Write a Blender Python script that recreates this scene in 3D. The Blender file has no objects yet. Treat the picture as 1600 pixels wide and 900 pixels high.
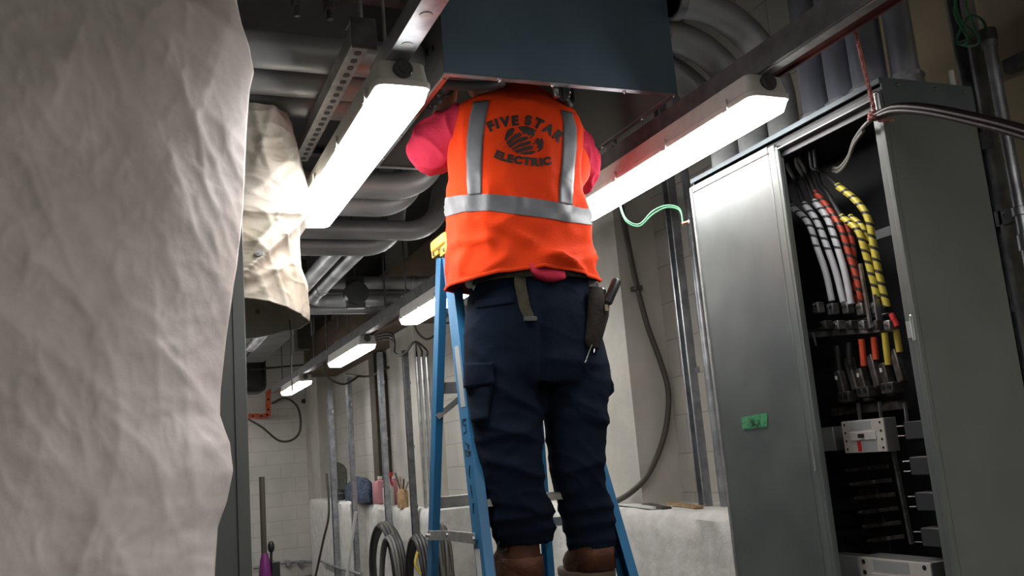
import bpy, bmesh, math, random
from mathutils import Vector, Matrix, noise
from mathutils.bvhtree import BVHTree
random.seed(7)
V = Vector
SC = bpy.context.scene
COL = SC.collection

# ------------------------------------------------------------------ camera, world, exposure
F = 1430.13
R = Matrix(((0.9217660790, 0.0046088308, -0.3877190403),
            (-0.3793693862, -0.1960075162, -0.9042454989),
            (-0.0801633602, 0.9805915624, -0.1789246305)))
EYE = V((0, 0, 1.5))
cam_d = bpy.data.cameras.new('camera'); cam = bpy.data.objects.new('camera', cam_d); COL.objects.link(cam)
cam.matrix_world = Matrix.Translation(EYE) @ R.to_4x4()
cam_d.sensor_width = 36; cam_d.lens = F / 1600 * 36; cam_d.clip_start = 0.02; cam_d.clip_end = 60
SC.camera = cam
SC.view_settings.view_transform = 'Standard'; SC.view_settings.look = 'None'
SC.view_settings.gamma = 1; SC.view_settings.use_curve_mapping = False
SC.view_settings.exposure = 0.35
W = bpy.data.worlds.new('world'); SC.world = W; W.use_nodes = True
W.node_tree.nodes['Background'].inputs[0].default_value = (0.8, 0.9, 1, 1)
W.node_tree.nodes['Background'].inputs[1].default_value = 0.012
LAMP = 22.0          # radiance of every lens in the two rows, added unseen fixtures included

# ------------------------------------------------------------------ helpers
def ray(px, py): return R @ V((px - 800, 450 - py, -F))
def at(px, py, x=None, y=None, z=None, d=None):
    r = ray(px, py)
    t = (x - EYE.x) / r.x if x is not None else (y - EYE.y) / r.y if y is not None else (z - EYE.z) / r.z if z is not None else d / F
    return EYE + r * t
def pr(P):
    q = R.transposed() @ (V(P) - EYE)
    return 800 + F * q.x / -q.z, 450 - F * q.y / -q.z
def lerp(a, b, t): return a + (b - a) * t
def interp(tab, x):
    if x <= tab[0][0]: return tab[0][1]
    for (a, va), (b, vb) in zip(tab, tab[1:]):
        if x <= b: return va + (vb - va) * (x - a) / (b - a)
    return tab[-1][1]
def spl(pts, n=8):
    P = [V(p) for p in pts]; P = [2 * P[0] - P[1]] + P + [2 * P[-1] - P[-2]]; out = []
    for i in range(1, len(P) - 2):
        for k in range(n):
            t = k / n; a, b, c, d = P[i - 1:i + 3]
            out.append(.5 * ((2 * b) + (c - a) * t + (2 * a - 5 * b + 4 * c - d) * t * t + (3 * b - a - 3 * c + d) * t ** 3))
    out.append(P[-2].copy()); return out

ORG = {}
class MB:
    def __init__(s): s.v = []; s.f = []; s.uv = {}
    def add(s, vs, fs):
        n = len(s.v); s.v += [V(p) for p in vs]; s.f += [tuple(i + n for i in f) for f in fs]; return s
    def box(s, a, b):
        x0, y0, z0 = a; x1, y1, z1 = b
        return s.add([(x0, y0, z0), (x1, y0, z0), (x1, y1, z0), (x0, y1, z0), (x0, y0, z1), (x1, y0, z1), (x1, y1, z1), (x0, y1, z1)],
                     [(0, 3, 2, 1), (4, 5, 6, 7), (0, 1, 5, 4), (1, 2, 6, 5), (2, 3, 7, 6), (3, 0, 4, 7)])
    def bar(s, p, q, w, h, up=(0, 0, 1)):
        p, q = V(p), V(q); t = (q - p).normalized(); u = V(up)
        a = t.cross(u)
        if a.length < 1e-3: a = t.cross(V((0, 1, 0)))
        a.normalize(); b = a.cross(t).normalized(); vs = []
        for c in (p, q):
            for i, j in ((-1, -1), (1, -1), (1, 1), (-1, 1)): vs.append(c + a * (i * w / 2) + b * (j * h / 2))
        return s.add(vs, [(0, 1, 2, 3), (7, 6, 5, 4), (0, 4, 5, 1), (1, 5, 6, 2), (2, 6, 7, 3), (3, 7, 4, 0)])
    def profile(s, p, q, prof, up=(0, 0, 1)):
        # closed 2-D outline swept from p to q; prof x = sideways, y = up
        p, q = V(p), V(q); t = (q - p).normalized(); a = t.cross(V(up)).normalized(); b = a.cross(t).normalized()
        n = len(prof); vs = [c + a * x + b * y for c in (p, q) for x, y in prof]
        return s.add(vs, [(i, (i + 1) % n, n + (i + 1) % n, n + i) for i in range(n)] + [tuple(range(n))[::-1], tuple(range(n, 2 * n))])
    def loft(s, rings, caps=True, close=True, uv=False):
        n = len(rings[0]); base = len(s.v); fs = []
        for k in range(len(rings) - 1):
            for i in range(n if close else n - 1):
                j = (i + 1) % n; fs.append((k * n + i, k * n + j, (k + 1) * n + j, (k + 1) * n + i))
        if caps and close: fs += [tuple(range(n))[::-1], tuple(range((len(rings) - 1) * n, len(rings) * n))]
        return s.add([p for r in rings for p in r], fs)
    def tube(s, path, r, seg=12, caps=True, ry=None):
        P = [V(p) for p in path]; n = len(P); rings = []; prev = None; L = 0
        for i, p in enumerate(P):
            t = (P[min(i + 1, n - 1)] - P[max(i - 1, 0)]).normalized()
            if prev is None:
                a = t.cross(V((0, 0, 1)))
                if a.length < 1e-2: a = t.cross(V((0, 1, 0)))
            else: a = prev - t * prev.dot(t)
            a.normalize(); prev = a; b = t.cross(a)
            rr = r[i] if isinstance(r, (list, tuple)) else r
            if i: L += (P[i] - P[i - 1]).length
            for k in range(seg): s.uv[len(s.v) + len(rings) * seg + k] = (k / seg, L)
            rings.append([p + (a * math.cos(6.28318 * k / seg) + b * math.sin(6.28318 * k / seg) * (ry or 1)) * rr for k in range(seg)])
        return s.loft(rings, caps)
    def disc(s, c, axis, r, h, seg=20):
        c = V(c); ax = V(axis).normalized(); return s.tube([c, c + ax * h], r, seg)
    def ball(s, c, rx, ry=None, rz=None, seg=14, rg=9):
        ry = ry or rx; rz = rz or rx; c = V(c); rings = []
        for i in range(1, rg):
            a = math.pi * i / rg
            rings.append([c + V((rx * math.sin(a) * math.cos(6.28318 * k / seg), ry * math.sin(a) * math.sin(6.28318 * k / seg), -rz * math.cos(a))) for k in range(seg)])
        return s.loft(rings)
    def chain(s, pts, rad, seg=14, sub=4):
        # limb of round section with domed ends
        P = spl(pts, sub); n = len(P); r = [interp([(i / (len(rad) - 1), v) for i, v in enumerate(rad)], k / (n - 1)) for k in range(n)]
        t0 = (P[0] - P[1]).normalized(); t1 = (P[-1] - P[-2]).normalized()
        pre = [P[0] + t0 * r[0] * a for a in (.95, .7, .35)]; post = [P[-1] + t1 * r[-1] * a for a in (.35, .7, .95)]
        return s.tube(pre + P + post, [r[0] * .3, r[0] * .7, r[0] * .93] + r + [r[-1] * .93, r[-1] * .7, r[-1] * .3], seg)
    def build(s, name, mat, parent=None, smooth=True, bevel=0, uv=False, ang=38, org=None):
        me = bpy.data.meshes.new(name)
        if parent is not None: o0 = ORG[parent]
        elif org is not None: o0 = V(org)
        else:
            xs = [p.x for p in s.v]; ys = [p.y for p in s.v]; zs = [p.z for p in s.v]
            o0 = V(((min(xs) + max(xs)) / 2, (min(ys) + max(ys)) / 2, min(zs)))
        me.from_pydata([p - o0 for p in s.v], [], s.f)
        if uv:
            ul = me.uv_layers.new(name='UVMap')
            for pl in me.polygons:
                us = [s.uv.get(me.loops[li].vertex_index, (0, 0)) for li in pl.loop_indices]
                wrap = max(u[0] for u in us) - min(u[0] for u in us) > .5
                for li, u in zip(pl.loop_indices, us):
                    ul.data[li].uv = (u[0] + (1 if wrap and u[0] < .5 else 0), u[1])
        bm = bmesh.new(); bm.from_mesh(me); bmesh.ops.recalc_face_normals(bm, faces=bm.faces[:]); bm.to_mesh(me); bm.free()
        if smooth:
            me.polygons.foreach_set('use_smooth', [True] * len(me.polygons)); me.set_sharp_from_angle(angle=math.radians(ang))
        me.materials.append(mat)
        return link(name, me, parent, o0, bevel)
def link(name, me, parent, o0, bevel=0):
    o = bpy.data.objects.new(name, me); COL.objects.link(o); ORG[o] = V(o0)
    if parent is not None: o.parent = parent
    else: o.location = o0
    if bevel:
        m = o.modifiers.new('bevel', 'BEVEL'); m.width = bevel; m.segments = 2; m.limit_method = 'ANGLE'; m.angle_limit = .6
    return o
def tag(o, label=None, cat=None, group=None, kind=None):
    if label: o['label'] = label
    if cat: o['category'] = cat
    if group: o['group'] = group
    if kind: o['kind'] = kind
    return o
def thing(name, loc, label, cat, group=None):
    o = bpy.data.objects.new(name, None); COL.objects.link(o); o.location = V(loc); o.empty_display_size = .05; ORG[o] = V(loc)
    return tag(o, label, cat, group)
def struct(name, mb, mat, **k): return tag(mb.build(name, mat, **k), kind='structure')
def lab(o, s): o['label'] = s; return o

# ------------------------------------------------------------------ materials
def mat(name, col, rough=.6, metal=0., var=.0, vs=8., bump=0., bs=60., col2=None, stretch=None, spec=None, detail=4):
    m = bpy.data.materials.new(name); m.use_nodes = True; nt = m.node_tree; N = nt.nodes; L = nt.links
    b = N['Principled BSDF']; b.inputs['Base Color'].default_value = (*col, 1); b.inputs['Roughness'].default_value = rough; b.inputs['Metallic'].default_value = metal
    if spec is not None: b.inputs['Specular IOR Level'].default_value = spec
    tc = N.new('ShaderNodeTexCoord'); mp = N.new('ShaderNodeMapping'); L.new(tc.outputs['Object'], mp.inputs[0])
    if stretch: mp.inputs['Scale'].default_value = stretch
    if var or col2:
        n = N.new('ShaderNodeTexNoise'); n.inputs['Scale'].default_value = vs; n.inputs['Detail'].default_value = detail; L.new(mp.outputs[0], n.inputs['Vector'])
        r = N.new('ShaderNodeMapRange'); r.inputs[1].default_value = .35; r.inputs[2].default_value = .65; L.new(n.outputs['Fac'], r.inputs[0])
        mx = N.new('ShaderNodeMix'); mx.data_type = 'RGBA'; L.new(r.outputs[0], mx.inputs[0])
        mx.inputs[6].default_value = (*[c * (1 - var) for c in col], 1)
        mx.inputs[7].default_value = (*(col2 if col2 else [min(1, c * (1 + var)) for c in col]), 1)
        L.new(mx.outputs[2], b.inputs['Base Color'])
    if bump:
        n2 = N.new('ShaderNodeTexNoise'); n2.inputs['Scale'].default_value = bs; n2.inputs['Detail'].default_value = 5; L.new(mp.outputs[0], n2.inputs['Vector'])
        bp = N.new('ShaderNodeBump'); bp.inputs['Strength'].default_value = bump; bp.inputs['Distance'].default_value = .01; L.new(n2.outputs['Fac'], bp.inputs['Height']); L.new(bp.outputs[0], b.inputs['Normal'])
    return m
def emit(name, col, s):
    m = bpy.data.materials.new(name); m.use_nodes = True; b = m.node_tree.nodes['Principled BSDF']
    b.inputs['Base Color'].default_value = (.8, .8, .8, 1); b.inputs['Emission Color'].default_value = (*col, 1); b.inputs['Emission Strength'].default_value = s; return m
def block_wall(name, axis, col, mortar, bw=.42, bh=.205):
    m = bpy.data.materials.new(name); m.use_nodes = True; N = m.node_tree.nodes; L = m.node_tree.links; b = N['Principled BSDF']; b.inputs['Roughness'].default_value = .7
    g = N.new('ShaderNodeNewGeometry'); sp = N.new('ShaderNodeSeparateXYZ'); L.new(g.outputs['Position'], sp.inputs[0]); cb = N.new('ShaderNodeCombineXYZ')
    L.new(sp.outputs[axis], cb.inputs[0]); L.new(sp.outputs[2], cb.inputs[1])
    br = N.new('ShaderNodeTexBrick'); br.inputs['Scale'].default_value = 1; br.inputs['Brick Width'].default_value = bw; br.inputs['Row Height'].default_value = bh
    br.inputs['Mortar Size'].default_value = .004; br.inputs['Mortar Smooth'].default_value = .6
    br.inputs['Color1'].default_value = (*col, 1); br.inputs['Color2'].default_value = (*[c * .96 for c in col], 1); br.inputs['Mortar'].default_value = (*mortar, 1)
    L.new(cb.outputs[0], br.inputs['Vector'])
    n = N.new('ShaderNodeTexNoise'); n.inputs['Scale'].default_value = 1.7; n.inputs['Detail'].default_value = 6; L.new(g.outputs['Position'], n.inputs['Vector'])
    r = N.new('ShaderNodeMapRange'); r.inputs[1].default_value = .3; r.inputs[2].default_value = .7; r.inputs[3].default_value = .82; r.inputs[4].default_value = 1.06; L.new(n.outputs['Fac'], r.inputs[0])
    mx = N.new('ShaderNodeMix'); mx.data_type = 'RGBA'; mx.blend_type = 'MULTIPLY'; mx.inputs[0].default_value = 1; L.new(br.outputs['Color'], mx.inputs[6]); L.new(r.outputs[0], mx.inputs[7]); L.new(mx.outputs[2], b.inputs['Base Color'])
    n2 = N.new('ShaderNodeTexNoise'); n2.inputs['Scale'].default_value = 45; L.new(g.outputs['Position'], n2.inputs['Vector'])
    ad = N.new('ShaderNodeMath'); ad.operation = 'MULTIPLY_ADD'; ad.inputs[1].default_value = .15; L.new(n2.outputs['Fac'], ad.inputs[0])
    iv = N.new('ShaderNodeMath'); iv.operation = 'SUBTRACT'; iv.inputs[0].default_value = 1; L.new(br.outputs['Fac'], iv.inputs[1]); L.new(iv.outputs[0], ad.inputs[2])
    bp = N.new('ShaderNodeBump'); bp.inputs['Strength'].default_value = .35; bp.inputs['Distance'].default_value = .006; L.new(ad.outputs[0], bp.inputs['Height']); L.new(bp.outputs[0], b.inputs['Normal'])
    return m
def spiral(name, col, dark=(.012, .012, .012), k=26., w=.3, until=1e9, rough=.45):
    m = bpy.data.materials.new(name); m.use_nodes = True; N = m.node_tree.nodes; L = m.node_tree.links; b = N['Principled BSDF']; b.inputs['Roughness'].default_value = rough
    uv = N.new('ShaderNodeTexCoord'); sp = N.new('ShaderNodeSeparateXYZ'); L.new(uv.outputs['UV'], sp.inputs[0])
    a = N.new('ShaderNodeMath'); a.operation = 'MULTIPLY_ADD'; a.inputs[1].default_value = k; L.new(sp.outputs[1], a.inputs[0]); L.new(sp.outputs[0], a.inputs[2])
    fr = N.new('ShaderNodeMath'); fr.operation = 'FRACT'; L.new(a.outputs[0], fr.inputs[0])
    lt = N.new('ShaderNodeMath'); lt.operation = 'LESS_THAN'; lt.inputs[1].default_value = w; L.new(fr.outputs[0], lt.inputs[0])
    l2 = N.new('ShaderNodeMath'); l2.operation = 'LESS_THAN'; l2.inputs[1].default_value = until; L.new(sp.outputs[1], l2.inputs[0])
    mu = N.new('ShaderNodeMath'); mu.operation = 'MULTIPLY'; L.new(lt.outputs[0], mu.inputs[0]); L.new(l2.outputs[0], mu.inputs[1])
    mx = N.new('ShaderNodeMix'); mx.data_type = 'RGBA'; mx.inputs[6].default_value = (*col, 1); mx.inputs[7].default_value = (*dark, 1); L.new(mu.outputs[0], mx.inputs[0]); L.new(mx.outputs[2], b.inputs['Base Color'])
    return m

M = dict(
 galv=mat('galvanised_steel', (.34, .35, .37), .42, .8, var=.25, vs=14, bump=.08, bs=40),
 conduit=mat('conduit_steel', (.35, .36, .365), .45, .4, var=.35, vs=5, bump=.05, bs=30, stretch=(.4, 1, 1)),
 conduit_v=mat('riser_steel', (.36, .38, .45), .3, .75, var=.3, vs=5, stretch=(1, 1, .4)),
 grey_paint=mat('grey_enamel', (.125, .138, .13), .36, .1, var=.1, vs=3, bump=.03, bs=12),
 door_paint=mat('scuffed_grey_enamel', (.125, .137, .133), .34, .25, var=.14, vs=5, bump=.03, bs=9),
 slate=mat('slate_enamel', (.085, .108, .12), .4, .1, var=.1),
 blue_paint=mat('blue_grey_enamel', (.125, .18, .235), .25, .1, var=.12, vs=3, bump=.02, bs=6),
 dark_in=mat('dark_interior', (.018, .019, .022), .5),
 black=mat('black_plastic', (.012, .012, .013), .4),
 rubber=mat('black_rubber', (.016, .015, .015), .5, bump=.1, bs=50),
 housing=mat('fixture_housing', (.62, .60, .56), .5, var=.06, vs=20),
 latch=mat('latch_grey', (.05, .052, .055), .4),
 strut=mat('strut_steel', (.36, .36, .35), .45, .6, var=.2, vs=20),
 strut_dark=mat('dull_strut', (.11, .11, .115), .5, .35, var=.3, vs=15),
 red_steel=mat('red_primer_steel', (.10, .02, .013), .5, .2, var=.3, vs=12),
 orange_steel=mat('orange_primer_steel', (.65, .13, .05), .5, .0, var=.25, vs=12),
 copper=mat('copper', (.6, .25, .14), .35, .9),
 tarp=mat('woven_tarp', (.72, .655, .63), .6, var=.1, vs=5, bump=.25, bs=22, detail=8),
 tarp2=mat('stained_tarp', (.68, .645, .58), .55, col2=(.42, .37, .29), var=.0, vs=4, bump=.25, bs=25, detail=9),
 eyelet=mat('brass_eyelet', (.3, .27, .2), .4, .8),
 ceil=mat('dark_ceiling', (.085, .083, .087), .9, var=.3, vs=1.2, bump=.3, bs=8),
 floor=mat('concrete_floor', (.13, .125, .115), .75, var=.3, vs=2, bump=.2, bs=20),
 wall=block_wall('white_block_wall', 1, (.47, .45, .405), (.30, .28, .25)),
 wall_x=block_wall('white_block_end_wall', 0, (.66, .635, .59), (.44, .42, .38)),
 plaster=mat('painted_concrete', (.44, .42, .375), .75, var=.12, vs=3, bump=.2, bs=25),
 plaster_tan=mat('tan_painted_concrete', (.33, .27, .18), .8, var=.15, vs=2, bump=.2, bs=20),
 curb=mat('rough_white_concrete', (.62, .61, .585), .85, col2=(.50, .48, .45), vs=9, bump=.8, bs=14, detail=8),
 patch=mat('grey_mortar_patch', (.1, .095, .08), .95, var=.3, vs=20, bump=1, bs=50),
 brown=mat('brown_board', (.11, .07, .04), .7, var=.25, vs=6, stretch=(1, .2, 1)),
 dbrown=mat('dark_brown_post', (.05, .042, .028), .8, var=.3, vs=8),
 duct=mat('duct_board', (.23, .225, .21), .7, var=.1, vs=4),
 blue=mat('blue_fibreglass', (.022, .15, .32), .42, var=.12, vs=9, bump=.05, bs=40, stretch=(1, 1, .15)),
 yellow=mat('yellow_plastic', (.70, .40, .05), .45, var=.1, vs=20),
 alu=mat('aluminium', (.42, .42, .41), .38, .7, var=.2, vs=18),
 vest=mat('orange_mesh_fabric', (.66, .044, .006), .8, spec=.12, var=.05, vs=6, bump=.15, bs=160),
 vest_trim=mat('orange_binding', (.60, .042, .006), .8, spec=.12),
 silver=mat('reflective_tape', (.105, .11, .122), .5, .1, var=.15, vs=12, bump=.08, bs=30),
 ink=mat('black_print', (.02, .012, .01), .7),
 pink=mat('pink_cotton', (.45, .026, .06), .9, spec=.12, var=.1, vs=8, bump=.2, bs=90),
 navy=mat('navy_cotton', (.0052, .0095, .0205), .95, spec=.12, var=.2, vs=5, bump=.12, bs=120),
 belt=mat('olive_webbing', (.05, .046, .032), .9, spec=.15, var=.2, vs=40, bump=.4, bs=200),
 leather=mat('brown_leather', (.07, .026, .014), .7, spec=.2, var=.35, vs=15, bump=.4, bs=60),
 sole=mat('boot_sole', (.12, .085, .055), .8),
 pouch=mat('worn_pouch_leather', (.022, .017, .014), .8, spec=.2, var=.35, vs=20, bump=.4, bs=60),
 skin=mat('skin', (.45, .23, .15), .55, bump=.08, bs=80),
 hair=mat('dark_hair', (.02, .014, .01), .6, bump=.8, bs=120),
 steel=mat('tool_steel', (.55, .55, .55), .25, 1),
 green=mat('green_wire', (.035, .15, .07), .45),
 rope=mat('pink_rope', (.45, .17, .15), .8, var=.35, vs=60, bump=.8, bs=120),
 cable=mat('brown_cable', (.055, .048, .036), .6),
 cableblk=mat('dark_red_black_cable', (.014, .008, .0075), .42, spec=.3),
 cablegrey=mat('grey_cable', (.11, .105, .095), .5),
 tape=mat('green_tape', (.045, .26, .10), .5, bump=.3, bs=60),
 breaker=mat('breaker_face', (.52, .48, .45), .5, var=.08, vs=30),
 breaker_side=mat('breaker_side', (.14, .135, .13), .6),
 sticker=mat('grey_sticker', (.33, .34, .34), .5),
 redp=mat('red_plastic', (.5, .02, .02), .4),
 busbar=mat('tin_busbar', (.24, .235, .23), .4, .7, var=.4, vs=30),
 lug=mat('dark_lug', (.07, .06, .055), .45, .4, var=.4, vs=40),
 paper=mat('white_paper', (.55, .55, .53), .8),
 whitecable=spiral('white_cable_black_spiral', (.50, .50, .53), k=27, w=.26, until=.20),
 redcable=spiral('red_cable_black_spiral', (.42, .045, .02), k=27, w=.3),
 yelcable=spiral('yellow_cable_black_spiral', (.52, .42, .05), k=27, w=.28),
 plainred=mat('red_insulation', (.55, .06, .02), .45), plainyel=mat('yellow_insulation', (.5, .38, .05), .45),
 pinkjug=mat('pink_plastic', (.50, .22, .25), .5, spec=.3), whitepl=mat('white_plastic', (.6, .6, .58), .4),
 plaid=mat('blue_plaid_cloth', (.008, .016, .04), .9, col2=(.05, .07, .11), vs=30), magenta=mat('magenta_enamel', (.16, .02, .15), .4),
 wood=mat('raw_wood', (.3, .19, .09), .7, var=.3, vs=20), lens=emit('lit_lens', (1, .985, .96), LAMP),
)

# ------------------------------------------------------------------ room
XW, YF, ZC = 2.75, 14.2, 3.7
struct('floor', MB().box((-3.2, -4.2, -.15), (XW + .2, YF + .2, 0)), M['floor'], smooth=False)
struct('ceiling', MB().box((-3.2, -4.2, ZC), (XW + .2, YF + .2, ZC + .15)), M['ceil'], smooth=False)
struct('wall_right', MB().box((XW, 3.0, 0), (XW + .2, YF + .2, ZC)), M['wall'], smooth=False)
struct('wall_right_near', MB().box((XW, -4.2, 0), (XW + .2, 3.0, ZC)), M['plaster_tan'], smooth=False)
struct('wall_far', MB().box((-3.2, YF, 0), (XW, YF + .2, ZC)), M['wall_x'], smooth=False)
struct('wall_left', MB().box((-3.2, -4.2, 0), (-3.0, YF, ZC)), M['plaster'], smooth=False)
struct('wall_back', MB().box((-3.0, -4.2, 0), (XW, -4.0, ZC)), M['plaster'], smooth=False)
# pilasters standing out of the long wall
struct('trim_1', MB().box((2.5, 4.32, 0), (XW, 5.6, ZC)), M['plaster'], smooth=False)
struct('trim_2', MB().box((2.5, 8.3, 0), (XW, 9.15, ZC)), M['plaster'], smooth=False)
struct('trim_3', MB().box((2.5, 13.2, 0), (XW, 14.2, ZC)), M['plaster'], smooth=False)
struct('trim_4', MB().box((2.62, 1.0, 0), (XW, 1.72, ZC)), M['plaster_tan'], smooth=False)
# low rough concrete footing along the wall, broken edges
def footing(name, y0, y1, x0, ztop):
    mb = MB(); n = max(6, int((y1 - y0) / .08)); rings = []
    for i in range(n + 1):
        y = lerp(y0, y1, i / n); j = lambda s, a: noise.noise(V((y * 5, s, ztop))) * a
        rings.append([V((XW + .05, y, 0)), V((x0 + j(1, .01), y, 0)), V((x0 + j(2, .015), y, ztop - .12)), V((x0 + j(3, .02), y, ztop - .03 + j(4, .015))), V((x0 + .03 + j(5, .02), y, ztop + j(6, .012))), V((XW + .05, y, ztop + j(7, .01)))])
    mb.loft(rings); return struct(name, mb, M['curb'], smooth=True, ang=50)
footing('wall_footing', 2.9, 6.5, 2.33, 1.18)
footing('wall_footing_middle', 7.4, 9.6, 2.33, 1.10)
footing('wall_footing_far', 10.6, 13.2, 2.33, 1.12)
footing('wall_footing_recess', 9.6, 10.6, 2.50, 1.10)

# ------------------------------------------------------------------ fixtures
ZF = 2.42
def rrect(cx, cy, w, l, z, r, n=5):
    out = []
    for sx, sy, a0 in ((1, 1, 0), (-1, 1, 90), (-1, -1, 180), (1, -1, 270)):
        for k in range(n + 1):
            a = math.radians(a0 + 90 * k / n); out.append(V((cx + sx * (w / 2 - r) + r * math.cos(a), cy + sy * (l / 2 - r) + r * math.sin(a), z)))
    return out
def fixture(cx, y0, y1, label):
    cy, l = (y0 + y1) / 2, y1 - y0
    t = thing('strip_light', (cx, cy, ZF), label, 'light fixture', 'ceiling strip lights')
    MB().loft([rrect(cx, cy, w, l - d, ZF + z, r) for w, d, z, r in ((.10, .05, 0, .02), (.122, .03, .005, .022), (.138, .012, .03, .024), (.142, .008, .042, .024))]).build('lens', M['lens'], t)
    MB().loft([rrect(cx, cy, w, l - d, ZF + z, r) for w, d, z, r in ((.146, 0, .036, .026), (.152, -.004, .040, .028), (.152, -.004, .052, .028), (.142, .01, .056, .022), (.130, .035, .108, .02), (.12, .045, .112, .018))]).build('housing', M['housing'], t)
    for s in (-1, 1):
        c = V((cx, cy + s * (l / 2 - .013), ZF + .083)); e = MB()
        e.tube([c, c + V((0, s * .012, 0)), c + V((0, s * .016, 0))], [.026, .026, .022], 24); e.tube([c + V((0, s * .016, 0)), c + V((0, s * .02, 0))], [.014, .013], 20)
        lab(e.build('end_plug', M['latch'], t), 'round dark grey end plug')
    n = 4
    for k in range(n):
        for s in (-1, 1):
            y = lerp(y0 + .12, y1 - .12, k / (n - 1)); MB().box((cx + s * .077 - .004, y - .011, ZF + .03), (cx + s * .077 + .004, y + .011, ZF + .066)).build('clip', M['housing'], t, bevel=.001)
    return t
fixture(.662, 2.135, 3.46, 'lit strip light at upper left, beside the hanging white tarps')
fixture(1.722, 2.0, 3.27, 'large lit strip light to the right of the worker, above the grey cabinet')
fixture(1.765, 4.66, 5.94, 'lit strip light seen directly behind the blue ladder')
fixture(1.765, 7.11, 8.39, 'small lit strip light second farthest down the room')
fixture(1.765, 9.92, 11.25, 'smallest lit strip light, farthest away near the end wall')
fixture(.652, -3.4, -2.1, 'unseen strip light added to the left row, farthest behind the viewpoint')  # unseen pair added to brighten surfaces that face the camera
fixture(1.735, -3.4, -2.1, 'unseen strip light added to the right row, farthest behind the viewpoint')
fixture(.652, -.75, .60, 'unseen strip light added to the left row behind the viewpoint')  # unseen pair added to light the tarp from the camera side
fixture(1.735, -.75, .55, 'unseen strip light added to the right row behind the viewpoint')
for k, (a, b) in enumerate(((4.66, 5.94), (7.11, 8.39), (9.92, 11.25), (12.4, 13.7))): fixture(.662, a, b, ('nearest', 'second', 'third', 'farthest')[k] + ' of the unseen strip lights added behind the tarps')  # unseen fixtures added to brighten the far end of the room

# ------------------------------------------------------------------ rails that carry the fixtures
def uchannel(mb, p, q, w, h, t=.004):     # open side up
    prof = [(-w / 2, 0), (w / 2, 0), (w / 2, h), (w / 2 - .012, h), (w / 2 - .012, h - t), (w / 2 - t, h - t), (w / 2 - t, t), (-w / 2 + t, t), (-w / 2 + t, h - t), (-w / 2 + .012, h - t), (-w / 2 + .012, h), (-w / 2, h)]
    return mb.profile(p, q, prof)
t = thing('support_rail', (.652, 0, ZF + .112), 'galvanised channel rail with round knockouts above the left strip light', 'rail')
uchannel(MB(), (.652, -1.2, ZF + .112), (.652, 2.32, ZF + .112), .062, .05).build('channel', M['galv'], t, bevel=.001)
for y in (1.9, 2.06, 1.62, 1.3): MB().disc((.652, y, ZF + .1125), (0, 0, -1), .016, .002).build('knockout', M['strut'], t)
for y in (2.26, 1.2, -.6): MB().tube([(.652, y, ZF + .12), (.652, y, ZC)], .005, 8).build('hanger_rod', M['strut'], t)
t = thing('support_rail', (1.735, 5, ZF + .112), 'long dark channel rail running above the right row of strip lights', 'rail')
uchannel(MB(), (1.72, -1.2, ZF + .112), (1.72, 4.2, ZF + .112), .05, .08).build('channel', M['strut_dark'], t, bevel=.001)
uchannel(MB(), (1.745, 4.21, ZF + .112), (1.745, 12.2, ZF + .112), .05, .08).build('channel', M['strut_dark'], t, bevel=.001)
MB().box((1.706, -1.2, ZF + .109), (1.738, 4.2, ZF + .1125)).build('cover_strip', M['strut'], t)
for x, y in ((1.72, .4), (1.72, 2.9), (1.745, 5.9), (1.745, 8.1), (1.745, 9.3), (1.745, 11.4)):
    r = MB().tube([(x, y, ZF + .17), (x, y, ZC)], .006, 8).build('hanger_rod', M['strut_dark'], t)
    MB().box((x - .03, y - .02, ZF + .19), (x + .03, y + .02, ZF + .2)).disc((x, y, ZF + .2), (0, 0, 1), .012, .012, 6).build('rod_nut', M['galv'], r)
t = thing('raceway', (1.82, 1, ZF + .12), 'red-brown primed steel raceway running beside the right light rail', 'raceway')
MB().box((1.748, -.6, ZF + .13), (1.80, 4.2, ZF + .175)).box((1.774, 4.21, ZF + .13), (1.826, 12.0, ZF + .175)).build('trough', M['red_steel'], t, bevel=.002)
MB().box((1.795, -.6, ZF + .122), (1.803, 4.2, ZF + .15)).box((1.821, 4.21, ZF + .122), (1.829, 12.0, ZF + .15)).build('lip', M['red_steel'], t)
MB().box((1.75, 1.30, ZF + .178), (1.95, 1.62, ZF + .26)).build('junction_plate', M['red_steel'], t, bevel=.006)

t = thing('support_rail', (.662, 4.3, ZF + .112), 'rail for the added strip lights hidden behind the tarps', 'rail')
uchannel(MB(), (.662, 4.3, ZF + .112), (.662, 13.9, ZF + .112), .05, .05).build('channel', M['strut_dark'], t)
for y in (4.5, 7.0, 9.8, 12.3): MB().tube([(.662, y, ZF + .12), (.662, y, ZC)], .005, 8).build('hanger_rod', M['strut_dark'], t)
# perforated strut, upper left
t = thing('perforated_strut', (.62, 3, 2.645), 'galvanised perforated strut hanging diagonally over the left conduits', 'strut')
mb = MB(); A, B = at(568, 62, z=2.645), at(470, 252, z=2.645); L_ = (B - A).length; uchannel(mb, A, B, .05, .05)
mb.build('channel', M['strut'], t, bevel=.001)
for k in range(20):
    p = A.lerp(B, (k + .7) / 20.4); MB().loft([rrect(p.x + .004, p.y, .018, .026, p.z - z, .0085) for z in (-.001, .0012)]).build('slot_hole', M['dark_in'], t)
MB().tube([A + V((0, .02, .03)), A + V((0, .02, ZC - 2.645))], .007, 10).build('hanger_rod', M['strut'], t)
MB().box(A + V((-.035, -.012, -.03)), A + V((.035, -.004, .06))).box(A + V((-.035, -.01, .052)), A + V((.035, .06, .06))).build('end_bracket', M['strut_dark'], t, bevel=.002)

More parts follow.
